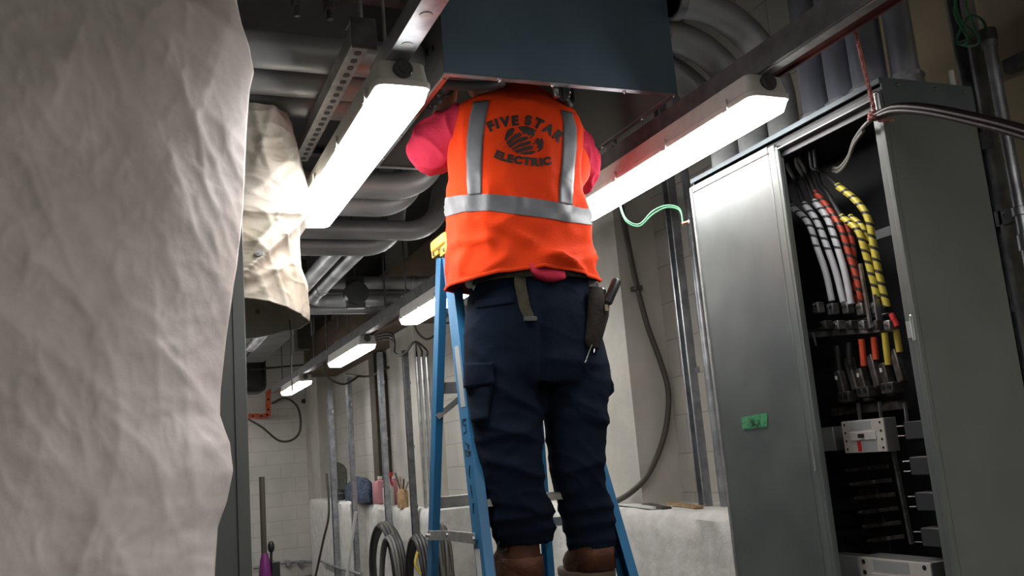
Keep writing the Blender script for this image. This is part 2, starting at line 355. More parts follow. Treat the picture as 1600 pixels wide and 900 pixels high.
# cross struts with pipe clamps above the conduits (dark)
for y, lb in ((2.50, 'dark cross strut with pipe clamps at top left'), (3.9, 'dark cross strut behind the upper conduits'),):
    t = thing('cross_strut', (0, y, 2.9), lb, 'strut')
    MB().profile((-1.2, y, 2.88), (.86, y, 2.88), [(-.02, 0), (.02, 0), (.02, .012), (-.01, .012), (-.01, .03), (.02, .03), (.02, .042), (-.02, .042)]).build('strut_body', M['strut_dark'], t)
    for x in (.46, .555): MB().box((x - .012, y - .03, 2.83), (x + .012, y + .02, 2.90)).disc((x, y - .012, 2.80), (0, 0, 1), .01, .04).build('clamp', M['strut_dark'], t, bevel=.002)

# ------------------------------------------------------------------ conduits
def collar(mb, p, ax, r, h=.03): return mb.tube([V(p), V(p) + V(ax) * h], r, 24)
for i, (y, lb) in enumerate(((2.66, 'nearest of the three thick conduits crossing at the upper left'), (2.86, 'middle one of the three thick conduits crossing at the upper left'), (3.04, 'lowest in view of the three thick conduits at the upper left'))):
    t = thing('conduit', (0, y, 2.77), lb, 'conduit', 'thick conduits at upper left')
    MB().tube([(-2.9, y, 2.77), (.882, y, 2.77)], .058, 32).build('pipe', M['conduit'], t)
    MB().tube([(.79, y, 2.77), (.872, y, 2.77)], .065, 32).build('coupling', M['conduit'], t)
# second layer: conduits that cross and bend up or away
def bendpath(a, b, c, r, n=10):
    a, b, c = V(a), V(b), V(c); u = (a - b).normalized(); w = (c - b).normalized(); th = u.angle(w); d = r / math.tan(th / 2)
    p, q = b + u * d, b + w * d; o = b + (u + w).normalized() * (r / math.sin(th / 2)); out = [a]
    for k in range(n + 1):
        s = (p - o).lerp(q - o, k / n); ang = (p - o).angle(q - o); t_ = k / n
        s = ((p - o) * math.sin((1 - t_) * ang) + (q - o) * math.sin(t_ * ang)) / math.sin(ang); out.append(o + s)
    return out + [c]
B_ = [((-2.9, 3.62, 2.66), (1.24, 3.62, 2.66), (1.24, 3.62, 3.65), .058, 'thick conduit ending in an upward elbow left of the worker'),
      ((-2.9, 3.78, 2.62), (1.16, 3.78, 2.62), (1.40, 4.1, 3.6), .05, 'conduit partly hidden beneath the thick upward elbow'),
      ((-2.9, 4.35, 2.66), (1.46, 4.35, 2.66), (1.75, 4.6, 3.6), .05, 'shiny dark conduit at the height of the yellow ladder cap'),
      ((-2.9, 4.46, 2.60), (1.26, 4.46, 2.60), (1.5, 4.75, 3.5), .048, 'lowest thick conduit whose curved end stops above the brown board')]
for a, b, c, r, lb in B_:
    t = thing('conduit', a, lb, 'conduit'); MB().tube(bendpath(a, b, c, .2, 14), r, 28).build('pipe', M['conduit'], t)
    MB().tube([V(a).lerp(V(b), .80), V(a).lerp(V(b), .815)], r + .006, 28).build('coupling', M['conduit'], t)
# small conduits running away and turning right
def smallpipe(path, r, lb, name='conduit', m='conduit', br=.16, coup=()):
    t = thing(name, path[0], lb, 'conduit'); pts = [V(path[0])]
    for a, b, c in zip(path, path[1:], path[2:]): pts += bendpath(pts[-1], b, c, br, 10)[1:-1]
    pts.append(V(path[-1])); MB().tube(pts, r, 16).build('pipe', M[m], t)
    for p, ax in coup:
        MB().tube([V(p), V(p) + V(ax) * .05], r + .006, 16).build('coupling', M['galv'], t)
    return t
Zs = 2.675
def dp(px, py, z=Zs): return at(px, py, z=z)
def hline(py0, r, x_end, z, lb, px0=640):
    p = dp(px0, py0, z); return smallpipe([(-2.9, p.y, z), (x_end, p.y, z)], r, lb, coup=[((p.x, p.y, z), (1, 0, 0)), ((p.x + .45, p.y, z), (1, 0, 0))])
hline(442, .045, 2.7, 2.78, 'upper grey conduit crossing behind the hanger rods left of the ladder')
hline(457, .022, 2.7, 2.75, 'thin conduit crossing just under the upper grey conduit')
p1 = dp(487, 470); p2 = dp(590, 392)
smallpipe([(2.6, p1.y, Zs), (p1.x - .02, p1.y, Zs), (p1.x - .02, 4.62, Zs)], .045, 'shiny conduit bending in an elbow from lengthwise to crosswise', br=.16, coup=[((p1.x + .8, p1.y, Zs), (1, 0, 0)), ((p1.x - .02, p1.y - .5, Zs), (0, 1, 0))])
q1 = dp(476, 447, 2.68)
smallpipe([(q1.x - .02, 4.62, 2.66), (q1.x - .02, 8.6, 2.66)], .045, 'straight lengthwise conduit left of the elbowed conduit', coup=[((q1.x - .02, 6.2, 2.66), (0, 1, 0))])
smallpipe([(q1.x - .32, 4.62, 2.70), (q1.x - .32, 8.6, 2.70)], .04, 'dim lengthwise conduit nearest the hanging tarp', coup=[((q1.x - .32, 6.2, 2.70), (0, 1, 0))])
hline(482, .04, 2.7, 2.68, 'lowest grey conduit crossing above the far strip lights', 600)
# clamp cluster
c = dp(555, 455, 2.68); MB().box(c + V((-.06, -.03, -.12)), c + V((.06, .03, .10))).disc(c + V((0, -.06, -.02)), (0, 1, 0), .08, .1).tube([c + V((0, 0, .1)), (c.x, c.y, ZC)], .006, 8).build('clamp_cluster', M['black'], bevel=.006)
tag(bpy.data.objects['clamp_cluster'], 'black pipe clamp block on the crossing conduits', 'clamp')
for px, py0, py1, Y in ((508, 488, 560, 8.5), (543, 488, 540, 8.0), (478, 350, 420, 6.5), (597, 390, 520, 6.2)):
    p = at(px, py0, y=Y); tag(MB().tube([(p.x, Y, 2.60), (p.x, Y, ZC)], .007, 8).build('threaded_rod', M['strut_dark']), {508: 'thin threaded rod left of the crossing conduits, nearest the tarp', 543: 'thin threaded rod in the middle of the far conduits', 478: 'thin threaded rod just beside the hanging tarp', 597: 'thin threaded rod beneath the curved conduit ends'}[px], 'rod', 'threaded hanger rods')
# brown board and pale duct high on the right wall, dark posts
tag(MB().box((2.30, 6.6, 2.80), (2.74, 13.0, 2.86)).box((2.30, 6.6, 2.86), (2.34, 13.0, 3.3)).build('wall_board', M['brown'], bevel=.004), 'brown board running high along the wall left of the ladder', 'board')
t = thing('air_duct', (1.9, 9.8, 2.95), 'pale grey duct sections high up beneath the dark ceiling', 'duct')
for k in range(3): MB().box((.75 + k * .32, 9.6, 2.98), (1.04 + k * .32, 12.5, 3.5)).build('duct_section', M['duct'], t, bevel=.01)
tag(MB().box((1.62, 9.5, 2.75), (1.76, 9.7, ZC)).build('hanging_column', M['dbrown'], bevel=.005), 'dark brown column dropping between the pale duct sections', 'column')

# box-side elbows, upper right, dropping into the cabinet
for i, (y, z, xr) in enumerate(((2.40, 2.96, 2.10), (2.52, 2.90, 2.06), (2.66, 2.86, 2.04))):
    t = thing('elbow_conduit', (1.7, y, z), ('outermost', 'middle', 'innermost')[i] + ' of the three large conduit elbows leaving the grey box', 'conduit', 'conduit elbows beside the box')
    pts = bendpath((1.70, y, z), (xr, y, z), (xr, y, 2.44), .33, 18); pts[-1] = V((xr, y, 2.44))
    MB().tube(pts, .054, 32).build('pipe', M['conduit'], t)
    MB().tube([(1.70, y, z), (1.73, y, z)], .064, 32).build('locknut', M['galv'], t)
    MB().tube([(xr, y, 2.43), (xr, y, 2.47)], .06, 24).build('hub', M['galv'], t)
for i, (x, y, r) in enumerate(((2.09, 2.22, .045), (2.09, 2.10, .047), (2.09, 1.985, .052), (2.14, 1.895, .04))):
    t = thing('riser_conduit', (x, y, 2.44), ('bright galvanised riser conduit farthest left on the cabinet top', 'bright galvanised riser conduit second from left on the cabinet top', 'wide riser conduit behind the pink rope', 'dim riser conduit at the right end of the cabinet top')[i], 'conduit', 'riser conduits on the cabinet')
    MB().tube([(x, y, 2.44), (x, y, ZC)], r, 28).build('pipe', M['conduit_v'], t)
    MB().tube([(x, y, 2.438), (x, y, 2.50)], r + .008, 28).build('hub', M['galv'], t)
    MB().tube([(x, y, 2.50), (x, y, 2.512)], r + .012, 8).build('locknut', M['galv'], t)

# ------------------------------------------------------------------ pull box over the worker
X0, X1, Y0, Y1, Z0, Z1 = .88, 1.70, 2.43, 3.33, 2.64, 3.35
t = thing('pull_box', ((X0 + X1) / 2, (Y0 + Y1) / 2, Z0), 'large blue-grey sheet steel pull box with open underside over the worker', 'electrical box')
g = .004
MB().box((X0, Y0, Z0), (X1, Y0 + g, Z1)).build('front_panel', M['blue_paint'], t)
MB().box((X0, Y0 + g, Z0), (X0 + g, Y1, Z1)).build('side_panel', M['grey_paint'], t)
MB().box((X1 - g, Y0 + g, Z0), (X1, Y1, Z1)).build('side_panel', M['grey_paint'], t)
MB().box((X0, Y1 - g, Z0), (X1, Y1, Z1)).build('back_panel', M['grey_paint'], t)
MB().box((X0, Y0, Z1), (X1, Y1, Z1 + g)).build('top_panel', M['grey_paint'], t)
fl = MB(); w = .022
fl.box((X0 - .001, Y0 - .002, Z0 - .003), (X1 + .001, Y0 + w, Z0)); fl.box((X0 - .001, Y1 - w, Z0 - .003), (X1 + .001, Y1, Z0)); fl.box((X1 - w, Y0, Z0 - .0035), (X1 + .001, Y1, Z0 - .0005)); fl.box((X0 - .001, Y0, Z0 - .0035), (X0 + w, Y1, Z0 - .0005))
lab(fl.build('bottom_flange', M['galv'], t, bevel=.0008), 'bare metal turned-in flange')
def screw(p, par, r=.006, ax=(0, 0, -1)): return MB().tube([V(p), V(p) + V(ax) * .004, V(p) + V(ax) * .009], [r, r, r * .6], 10).build('screw', M['steel'], par)
for x in (1.06, 1.24, 1.50, 1.69): screw((x, Y0 + .008, Z0 - .003), t)
for y in (2.65, 2.95, 3.2): screw((X1 - .008, y, Z0 - .003), t); screw((X0 + .008, y, Z0 - .003), t)
lab(MB().box((X0 + .004, Y0 + .03, Z0 - .01), (X0 + .016, Y0 + .35, Z0 - .003)).build('copper_strip', M['copper'], t), 'coppery ground strip at left corner')
# inner cable, cables added to darken the corner, and a clamp in the opening
def cab(pts, r, m, name, lb, cat='cable', group=None, seg=12, n=8, uv=False):
    return tag(MB().tube(spl(pts, n), r, seg).build(name, M[m], uv=uv), lb, cat, group)
cab([(1.30, 2.52, 3.2), (1.31, 2.53, 2.85), (1.33, 2.54, 2.68), (1.36, 2.56, 2.63), (1.39, 2.60, 2.72), (1.38, 2.62, 3.1)], .012, 'rubber', 'box_cable', 'black cable looping out of the box opening beside the collar')
for k, (x0_, x1_, y_, z_) in enumerate(((.90, 1.20, 2.475, 2.70), (.90, 1.24, 2.51, 2.69), (.90, 1.17, 2.55, 2.705), (.90, 1.36, 2.50, 2.755), (.90, 1.38, 2.56, 2.77), (.90, 1.16, 2.60, 2.72), (.90, 1.0, 2.63, 2.68), (.90, .99, 2.67, 2.675), (.90, .985, 2.71, 2.68), (.90, .98, 2.75, 2.675), (.90, 1.10, 2.475, 2.665), (.90, 1.12, 2.54, 2.66))):
    cab([(x0_ - .016, y_, z_), (x0_ + .04, y_ + .01, z_), (x1_ - .04, y_, z_ + .01), (x1_, y_ + .01, z_ + .08), (x1_ - .01, y_ + .02, 3.2)], .019, 'rubber', 'box_cable', 'thick black cable added to darken the front left corner of the box', 'cable', 'added black cables inside the box')  # added to keep this corner dark, hiding lit forearm and neck
t = thing('beam_clamp', at(878, 142, y=2.48), 'small steel clamp hanging from the front edge of the box', 'clamp')
p = at(868, 146, y=2.47); MB().tube([p + V((0, 0, .03)), p + V((.004, 0, -.012))], .011, 14).build('ferrule', M['steel'], t)
p = at(884, 146, y=2.46); MB().box(p + V((-.012, -.01, -.014)), p + V((.012, .01, .018))).disc(p + V((0, 0, -.024)), (0, 0, 1), .006, .012).build('clamp_body', M['black'], t, bevel=.003)
screw(p + V((.008, -.01, .0)), t, .005, (0, -1, 0))

# ------------------------------------------------------------------ switchgear cabinet on the right
CX, CB, CY0, CY1, CM, CT = 1.90, 2.25, 1.775, 2.70, 2.245, 2.43
t = cabinet = thing('switchgear_cabinet', (2.07, 2.26, 0), 'tall grey steel switchgear cabinet, one bay open showing cables', 'electrical cabinet')
MB().box((CX + .01, CY0, 0), (CB, CY0 + .004, CT)).build('side_panel', M['grey_paint'], t)
MB().box((CX + .01, CY1 - .004, 0), (CB, CY1, CT)).build('side_panel', M['grey_paint'], t)
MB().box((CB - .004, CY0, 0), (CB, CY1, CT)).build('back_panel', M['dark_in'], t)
MB().box((CX, CY0, CT), (CB, CY1, CT + .004)).box((CX - .002, CY0 - .003, CT - .012), (CX + .006, CY1, CT + .004)).box((CX + .004, CY0 - .004, CT - .085), (CB, CY0 + .001, CT + .006)).build('top_cover', M['slate'], t, bevel=.001)
MB().box((CX + .004, CY0 + .006, 0), (CB - .005, CY1 - .006, .04)).build('base', M['grey_paint'], t)
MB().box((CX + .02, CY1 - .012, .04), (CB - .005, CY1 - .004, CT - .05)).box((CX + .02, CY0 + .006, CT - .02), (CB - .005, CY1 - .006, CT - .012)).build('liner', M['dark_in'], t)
# far bay: flat cover
d = MB().box((CX - .006, CM + .012, .06), (CX + .002, CY1 - .004, CT - .025)).build('cover', M['door_paint'], t, bevel=.002)
MB().box((CX - .010, CY1 - .012, .06), (CX + .006, CY1 - .002, CT - .03)).build('edge_strip', M['alu'], d)
# green masking tape with pen scribble
a, b_ = at(1159, 652, x=CX - .007), at(1199, 645, x=CX - .007); c2, d2 = at(1199, 667, x=CX - .007), at(1160, 671, x=CX - .007)
tp = MB(); n = 10; g0 = []
for i in range(n + 1):
    for j in range(3): q = a.lerp(b_, i / n).lerp(d2.lerp(c2, i / n), j / 2); g0.append(q + V((-.0006 - .0012 * abs(noise.noise(V((i * .7, j, 3)))), 0, random.uniform(-.0008, .0008) if i in (0, n) else 0)))
tp.add(g0, [(i * 3 + j, i * 3 + j + 1, i * 3 + j + 4, i * 3 + j + 3) for i in range(n) for j in range(2)])
tape = lab(tp.build('tape_label', M['tape'], d, smooth=False), 'torn strip of green tape with a black pen scribble')
def pxline(par, name, strokes, x, r, m='ink'):
    mb = MB()
    for s in strokes: mb.tube([at(*q, x=x) for q in s], r, 6)
    return mb.build(name, M[m], par)
S = lambda *p: [(1140 + x / 15, 630 + y / 15) for x, y in p]
pxline(tape, 'handwriting', [S((470, 330), (430, 370), (500, 390), (540, 375), (505, 430), (465, 440)), S((440, 480), (452, 500)), S((520, 440), (545, 520), (570, 400)), S((545, 520), (520, 550), (560, 510), (610, 470), (640, 500), (590, 500)), S((640, 400), (700, 400), (660, 440), (690, 460), (620, 545))], CX - .0095, .0009)
# frame of the open bay
fr = MB(); fr.box((CX - .004, CM - .018, .04), (CX + .03, CM + .012, CT - .03)); fr.box((CX - .002, CM - .03, .04), (CX + .008, CM - .015, CT - .04))
fr.build('centre_post', M['grey_paint'], t, bevel=.0015)
fr = MB(); fr.box((CX, CY0, .04), (CX + .010, CY0 + .040, CT - .03)); fr.box((CX + .012, CY0 + .004, .04), (CX + .03, CY0 + .012, CT - .03)); fr.box((CX - .008, CY0 - .002, .04), (CX, CY0 + .012, CT - .04))
fr.build('corner_post', M['grey_paint'], t, bevel=.0015)
MB().box((CX + .022, CY0 + .006, CT - .07), (CX + .03, CM, CT - .012)).build('header', M['dark_in'], t, bevel=.0015)  # painted dark in place of the shade under the top cover
MB().box((CX - .002, CY0 + .01, CT - .05), (CX + .022, CM, CT - .045)).build('header_lip', M['grey_paint'], t, bevel=.001)
MB().tube([(CX - .003, CM + .005, CT - .05), (CX - .003, CY1, CT - .05)], .004, 8).build('trim_wire', M['steel'], t)
for z in (2.36, 1.74, .9):
    p = V((CX - .004, CY0 + .012, z)); h = MB().tube([p - V((0, 0, .03)), p + V((0, 0, .03))], .007, 12).box(p + V((0, -.002, -.022)), p + V((.008, .024, .022))).build('hinge', M['alu'], t)
    MB().ball(p + V((0, 0, .033)), .006).build('pin', M['steel'], h)
for y, x in ((CY0 - .003, 1.96), (CY0 - .003, 2.10), (CY0 - .003, 2.21)): screw((x, y - .001, CT - .015), t, .006, (0, -1, 0))
lab(MB().box((CX - .0065, CM - .012, 1.38), (CX - .0035, CM - .004, 1.47)).build('latch_plate', M['alu'], t), 'bright strike plate')
MB().box((CB - .03, CY0 + .03, CT + .004), (CB - .02, CY0 + .04, CT + .07)).build('stud', M['whitepl'], t)
lab(MB().box((CB - .05, CY0 + .12, CT + .004), (CB - .045, CY0 + .125, CT + .05)).build('stud', M['whitepl'], t), 'short pale stud on the roof')
# documents on the inner back
lab(MB().box((CB - .008, 1.98, 2.03), (CB - .005, 2.12, 2.13)).build('paper_chart', M['paper'], t), 'white printed sheet inside')
lab(MB().box((CB - .008, 2.13, 2.09), (CB - .005, 2.24, 2.12)).build('paper_chart', M['sticker'], t), 'grey label strip inside')
# conductors
XC = 2.06
def cx_(pts, r, m, lb, grp, name='power_cable', dx=(0,)):
    P = [at(px, py, x=XC + (dx[i % len(dx)] if len(dx) > 1 else dx[0])) for i, (px, py) in enumerate(pts)]
    return tag(MB().tube(spl(P, 8), r, 14).build(name, M[m], uv=True), lb, 'cable', grp)
cx_([(1236, 322), (1262, 347), (1276, 385), (1290, 425), (1300, 470)], .0105, 'whitecable', 'white cable with black spiral, leftmost in the cabinet', 'striped cables')
cx_([(1256, 318), (1276, 345), (1292, 385), (1306, 425), (1318, 472)], .0105, 'whitecable', 'white cable with black spiral, between two other white ones', 'striped cables', dx=(-.004,))
cx_([(1272, 314), (1292, 340), (1306, 378), (1320, 425), (1330, 475)], .0105, 'whitecable', 'white cable with black spiral, rightmost of the white ones', 'striped cables', dx=(-.008,))
cx_([(1273, 300), (1292, 322), (1313, 355), (1326, 395), (1340, 440), (1346, 475)], .0098, 'redcable', 'red cable with black spiral, thicker end showing at the top', 'striped cables', dx=(.0,))
cx_([(1322, 345), (1330, 372), (1334, 400), (1336, 440), (1337, 475)], .0092, 'redcable', 'second red cable, mostly behind the first', 'striped cables', dx=(.02,))
cx_([(1308, 290), (1336, 312), (1356, 340), (1366, 390), (1374, 430), (1386, 480)], .0110, 'yelcable', 'longest yellow cable with black spiral, reaching highest', 'striped cables', dx=(.0,))
cx_([(1314, 338), (1340, 360), (1352, 395), (1362, 430), (1372, 470)], .0102, 'yelcable', 'shorter yellow cable with black spiral in front', 'striped cables', dx=(-.012,))
cx_([(1328, 338), (1348, 356), (1360, 390), (1366, 430), (1378, 470)], .0098, 'yelcable', 'yellow cable with black spiral, between the two others', 'striped cables', dx=(.012,))
# cable tails going up, black jackets
for i, (p0, p1) in enumerate((((1236, 322), (1216, 270)), ((1256, 318), (1232, 262)), ((1272, 314), (1246, 258)), ((1273, 300), (1250, 250)), ((1308, 290), (1270, 262)), ((1314, 338), (1280, 285)))):
    a = at(*p0, x=XC); b_ = at(*p1, x=XC + .03)
    tag(MB().tube(spl([a, a.lerp(b_, .6) + V((0, 0, .01)), b_, (b_.x, b_.y, CT - .02)], 6), .008, 12).build('cable_tail', M['rubber']), 'black cable rising into the dark cabinet top', 'cable', 'black cable ends')
# lug assembly
t = thing('lug_block', at(1320, 500, x=XC), 'tin-plated busbar block with screw lugs under the striped cables', 'terminal block')
MB().box(at(1255, 520, x=XC + .03), at(1395, 488, x=XC + .045)).build('busbar', M['busbar'], t, bevel=.002)
MB().bar(at(1250, 525, x=XC + .02), at(1400, 512, x=XC + .02), .02, .02).build('busbar', M['busbar'], t, bevel=.002)
for k in range(5):
    px = 1278 + k * 23; py = 474 + 2 * (k % 2) + 0 * k
    c = at(px, py + 6, x=XC - .002); l = MB().box(c + V((-.012, -.013, -.02)), c + V((.016, .013, .016))).build('lug', M['busbar'], t, bevel=.003)
    for s in (-1, 1): MB().disc(c + V((-.012, s * .006, .004)), (-1, 0, 0), .0045, .004, 8).build('set_screw', M['steel'], l)
for k in range(6):
    px = 1290 + k * 20; c = at(px, 508, x=XC - .008); l = MB().box(c + V((-.012, -.012, -.014)), c + V((.02, .012, .014))).build('lug', M['busbar' if k % 2 else 'lug'], t, bevel=.003)
    MB().disc(c + V((-.012, 0, 0)), (-1, 0, 0), .0055, .004, 6).build('set_screw', M['steel'], l)
MB().bar(at(1344, 412, x=XC - .025), at(1361, 512, x=XC - .025), .009, .009, (1, 0, 0)).build('threaded_bar', M['busbar'], t)
MB().bar(at(1368, 460, x=XC - .02), at(1374, 500, x=XC - .02), .006, .02, (1, 0, 0)).build('bracket', M['galv'], t)
for px, py in ((1393, 490), (1398, 500)): MB().tube([at(px, py, x=XC - .01), at(px + 4, py + 10, x=XC - .01)], .0085, 12).build('red_cap', M['redp'], t)
MB().bar(at(1270, 520, x=XC - .01), at(1275, 540, x=XC - .01), .004, .006, (1, 0, 0)).build('tie_tag', M['galv'], t)
# lower conductors into the fuse lugs
low = (((1346, 530), (1350, 572), 'plainred', 'short red conductor in front, under the lug block'), ((1365, 527), (1369, 562), 'plainred', 'short red conductor behind, under the lug block'), ((1382, 520), (1388, 570), 'plainyel', 'short yellow conductor in front, under the lug block'), ((1400, 515), (1406, 550), 'plainyel', 'short yellow conductor behind, under the lug block'), ((1326, 535), (1328, 570), 'rubber', 'short dark conductor beside the red ones'), ((1308, 540), (1312, 585), 'rubber', 'short dark conductor, leftmost under the lug block'))
for i, (p, q, m, lb) in enumerate(low): tag(MB().tube([at(*p, x=XC + .012 * (i % 2)), at(*q, x=XC + .012 * (i % 2))], .0095, 14).build('conductor', M[m]), lb, 'cable', 'short conductors')
t = thing('fuse_lug_row', at(1360, 610, x=XC), 'row of dark clamp terminals with small bright windows', 'terminal block')
for i, (px, py) in enumerate(((1312, 590), (1346, 586), (1382, 578), (1328, 570), (1363, 566), (1400, 558))):
    c = at(px, py, x=XC + (.0 if i < 3 else .02)); e = at(px + 12, py + 40, x=XC)
    l = MB().bar(c + V((0, 0, .02)), e, .024, .026, (1, 0, 0)).build('terminal', M['lug'], t, bevel=.004)
    lab(MB().box(c + V((-.0155, -.005, -.006)), c + V((-.0135, .004, .006))).build('window', M['paper'], l), 'small bright window')
for i, (px, py) in enumerate(((1322, 620), (1352, 612), (1390, 606))):
    c = at(px, py, x=XC - .01); l = MB().box(c + V((-.012, -.024, -.016)), c + V((.03, .024, .016))).build('clamp_block', M['lug'], t, bevel=.003)
    for s in (-1, 1): MB().disc(c + V((-.012, s * .011, .003)), (-1, 0, 0), .007, .003, 12).build('bore', M['black'], l)
MB().box(at(1300, 650, x=XC + .03), at(1420, 625, x=XC + .045)).build('backing', M['lug'], t)
for i, (px, py) in enumerate(((1341, 630), (1374, 628), (1414, 630))): MB().bar(at(px, py, x=XC), at(px + 3, py + 28, x=XC), .004, .01, (1, 0, 0)).build('divider', M['galv'], t)
# breakers
def breaker(c, wy, h, dep, lb, grp, colr='breaker', big=False):
    # centre of the front face c; face looks along -X
    t = thing('circuit_breaker', c + V((dep / 2, 0, -h / 2)), lb, 'circuit breaker', grp); c = V(c)
    MB().box(c + V((.004, -wy / 2, -h / 2)), c + V((dep, wy / 2, h / 2))).build('body', M['breaker_side'], t, bevel=.002)
    MB().box(c + V((0, -wy / 2 + .001, -h / 2 + .001)), c + V((.005, wy / 2 - .001, h / 2 - .001))).build('face', M[colr], t, bevel=.0015)
    if colr != 'breaker': return t
    w3 = wy * .62
    MB().box(c + V((-.004, -w3 / 2, -h * .12)), c + V((0, w3 / 2, h * .14))).build('raised_panel', M[colr], t, bevel=.001)
    MB().box(c + V((-.016, -.008 * (2 if big else 1), -.004)), c + V((-.003, .008 * (2 if big else 1), .008))).build('toggle', M['black'], t, bevel=.002)
    lab(MB().box(c + V((-.0012, -w3 * .35, h * .2)), c + V((0, w3 * .45, h * .45))).build('rating_label', M['sticker'], t), 'grey rating label')
    lab(MB().box(c + V((-.0015, w3 * .12, -h * .45)), c + V((0, w3 * .26, -h * .15))).build('red_mark', M['redp'], t), 'red stripe')
    lab(MB().box(c + V((-.0012, -w3 * .45, -h * .45)), c + V((0, w3 * .08, -h * .15))).build('rating_label', M['sticker'], t), 'pale lower label')
    for s in (-1, 1):
        for k in range(4 if not big else 3): MB().disc(c + V((.001, s * wy * .42, h * (.38 - .25 * k))), (-1, 0, 0), .0038 if not big else .007, .002, 12).build('terminal_hole', M['black'], t)
    return t
ca, cb_ = at(1317, 684, x=2.03), at(1383, 679, x=2.03)
breaker((ca + cb_) / 2, abs(ca.y - cb_.y), .098, .05, 'white three-pole circuit breaker with black toggle and red stripe, in the middle of the column', 'cabinet breakers')
ca, cb_ = at(1345, 905, x=2.0), at(1458, 912, x=2.0)
breaker((ca + cb_) / 2, abs(ca.y - cb_.y), .12, .09, 'large white circuit breaker cut off by the bottom of the view', 'cabinet breakers', big=True)
ca, cb_ = at(1278, 687, x=2.11), at(1303, 686, x=2.11)
breaker((ca + cb_) / 2, abs(ca.y - cb_.y), .078, .05, 'dim grey circuit breaker left of the white one', 'cabinet breakers', 'sticker')
ca, cb_ = at(1303, 890, x=2.09), at(1342, 890, x=2.09)
breaker((ca + cb_) / 2, abs(ca.y - cb_.y), .09, .05, 'dim grey circuit breaker at lower left of the open bay', 'cabinet breakers', 'sticker')
for i in range(4):
    px, py = 1428 + 9 * i, 672 + 56 * i
    c = at(px, py, x=2.04); b = breaker(c, .07, .05, .05, 'black breaker body, %s in the dark right-hand column' % ('topmost', 'second from the top', 'third from the top', 'lowest')[i], 'dark breaker bodies', 'latch')
    for s in (-1, 1): MB().tube([c + V((0, .034, s * .014)), c + V((-.004, .056, s * .014))], .0018, 8).build('terminal_pin', M['steel'], b)
t = thing('busbar_ladder', at(1360, 780, x=2.12), 'dark stack of busbar fingers with small studs below the white breaker', 'busbar')
for i in range(6):
    a, b_ = at(1322 + i * 7, 735 + i * 22, x=2.11), at(1388 + i * 5, 728 + i * 22, x=2.11)
    f = MB().bar(a, b_, .006, .012).build('finger', M['lug'], t, bevel=.001); MB().disc(a + V((-.004, 0, 0)), (-1, 0, 0), .005, .006, 8).build('stud', M['steel'], f)
    MB().disc(a.lerp(b_, .62) + V((-.004, 0, 0)), (-1, 0, 0), .006, .006, 8).build('stud', M['busbar'], f)
MB().bar(at(1395, 700, x=2.10), at(1425, 850, x=2.10), .008, .012, (1, 0, 0)).build('rail', M['busbar'], t)
for i in range(3): MB().box(at(1360 + 10 * i, 775 + 45 * i, x=2.13) + V((0, -.03, -.03)), at(1360 + 10 * i, 775 + 45 * i, x=2.13) + V((.02, .05, .03))).build('insulator', M['black'], t, bevel=.002)

# ------------------------------------------------------------------ cables and rope at the upper right
knot = at(1368, 180, x=1.86)
t = thing('rope', knot, 'pink twisted rope tied round the black cable bundle', 'rope')
top = at(1318, -30, x=1.86); rp = MB()
for s in range(3):
    P = []
    for k in range(90):
        c = knot.lerp(top, k / 89); a = k * .55 + s * 2.094; P.append(c + V((math.cos(a) * .0028, math.sin(a) * .0028, 0)))
    rp.tube(P, .0033, 6)
rp.build('line', M['rope'], t)
kb = MB()
for k in range(3):
    P = [knot + V((.004 * k - .004 + math.sin(a) * .016, -.0 + math.cos(a) * .016, math.sin(a * 1 + k) * .012)) for a in [i * .42 for i in range(16)]]; kb.tube(P, .0045, 8)
kb.tube(spl([knot, knot + V((0, -.01, -.02)), knot + V((.02, -.02, -.018)), knot + V((.03, -.03, -.024))], 6), .004, 8).build('knot', M['rope'], t)
bun = [at(1366, 183, x=1.86), at(1400, 170, x=1.84), at(1450, 172, x=1.82), at(1520, 186, x=1.80), at(1600, 207, x=1.78), at(1720, 250, x=1.76), at(1950, 380, x=1.75)]
for k in range(5):
    a = k * 1.257; off = V((math.cos(a) * .009, 0, math.sin(a) * .010))
    P = [p + off * interp([(0, .5), (1, .9), (3, 1.1), (6, 1.3)], i) for i, p in enumerate(bun)]
    tag(MB().tube(spl(P, 8), .0072, 12).build('power_cable', M['cableblk']), 'one of the black cables bundled in the sagging run at the upper right', 'cable', 'black bundled cables')
P = [at(1366, 184, x=1.86), at(1350, 198, x=1.87), at(1335, 220, x=1.93), at(1326, 245, x=1.98), at(1312, 262, x=2.02), at(1302, 262, x=2.08)]
cab(P, .006, 'cablegrey', 'thin_cable', 'thin grey cable curving from the rope knot into the open cabinet')
cab([p + V((.006, .01, -.008)) for p in P[1:]], .005, 'cablegrey', 'thin_cable', 'second thin grey cable entering the open cabinet just beside the first')

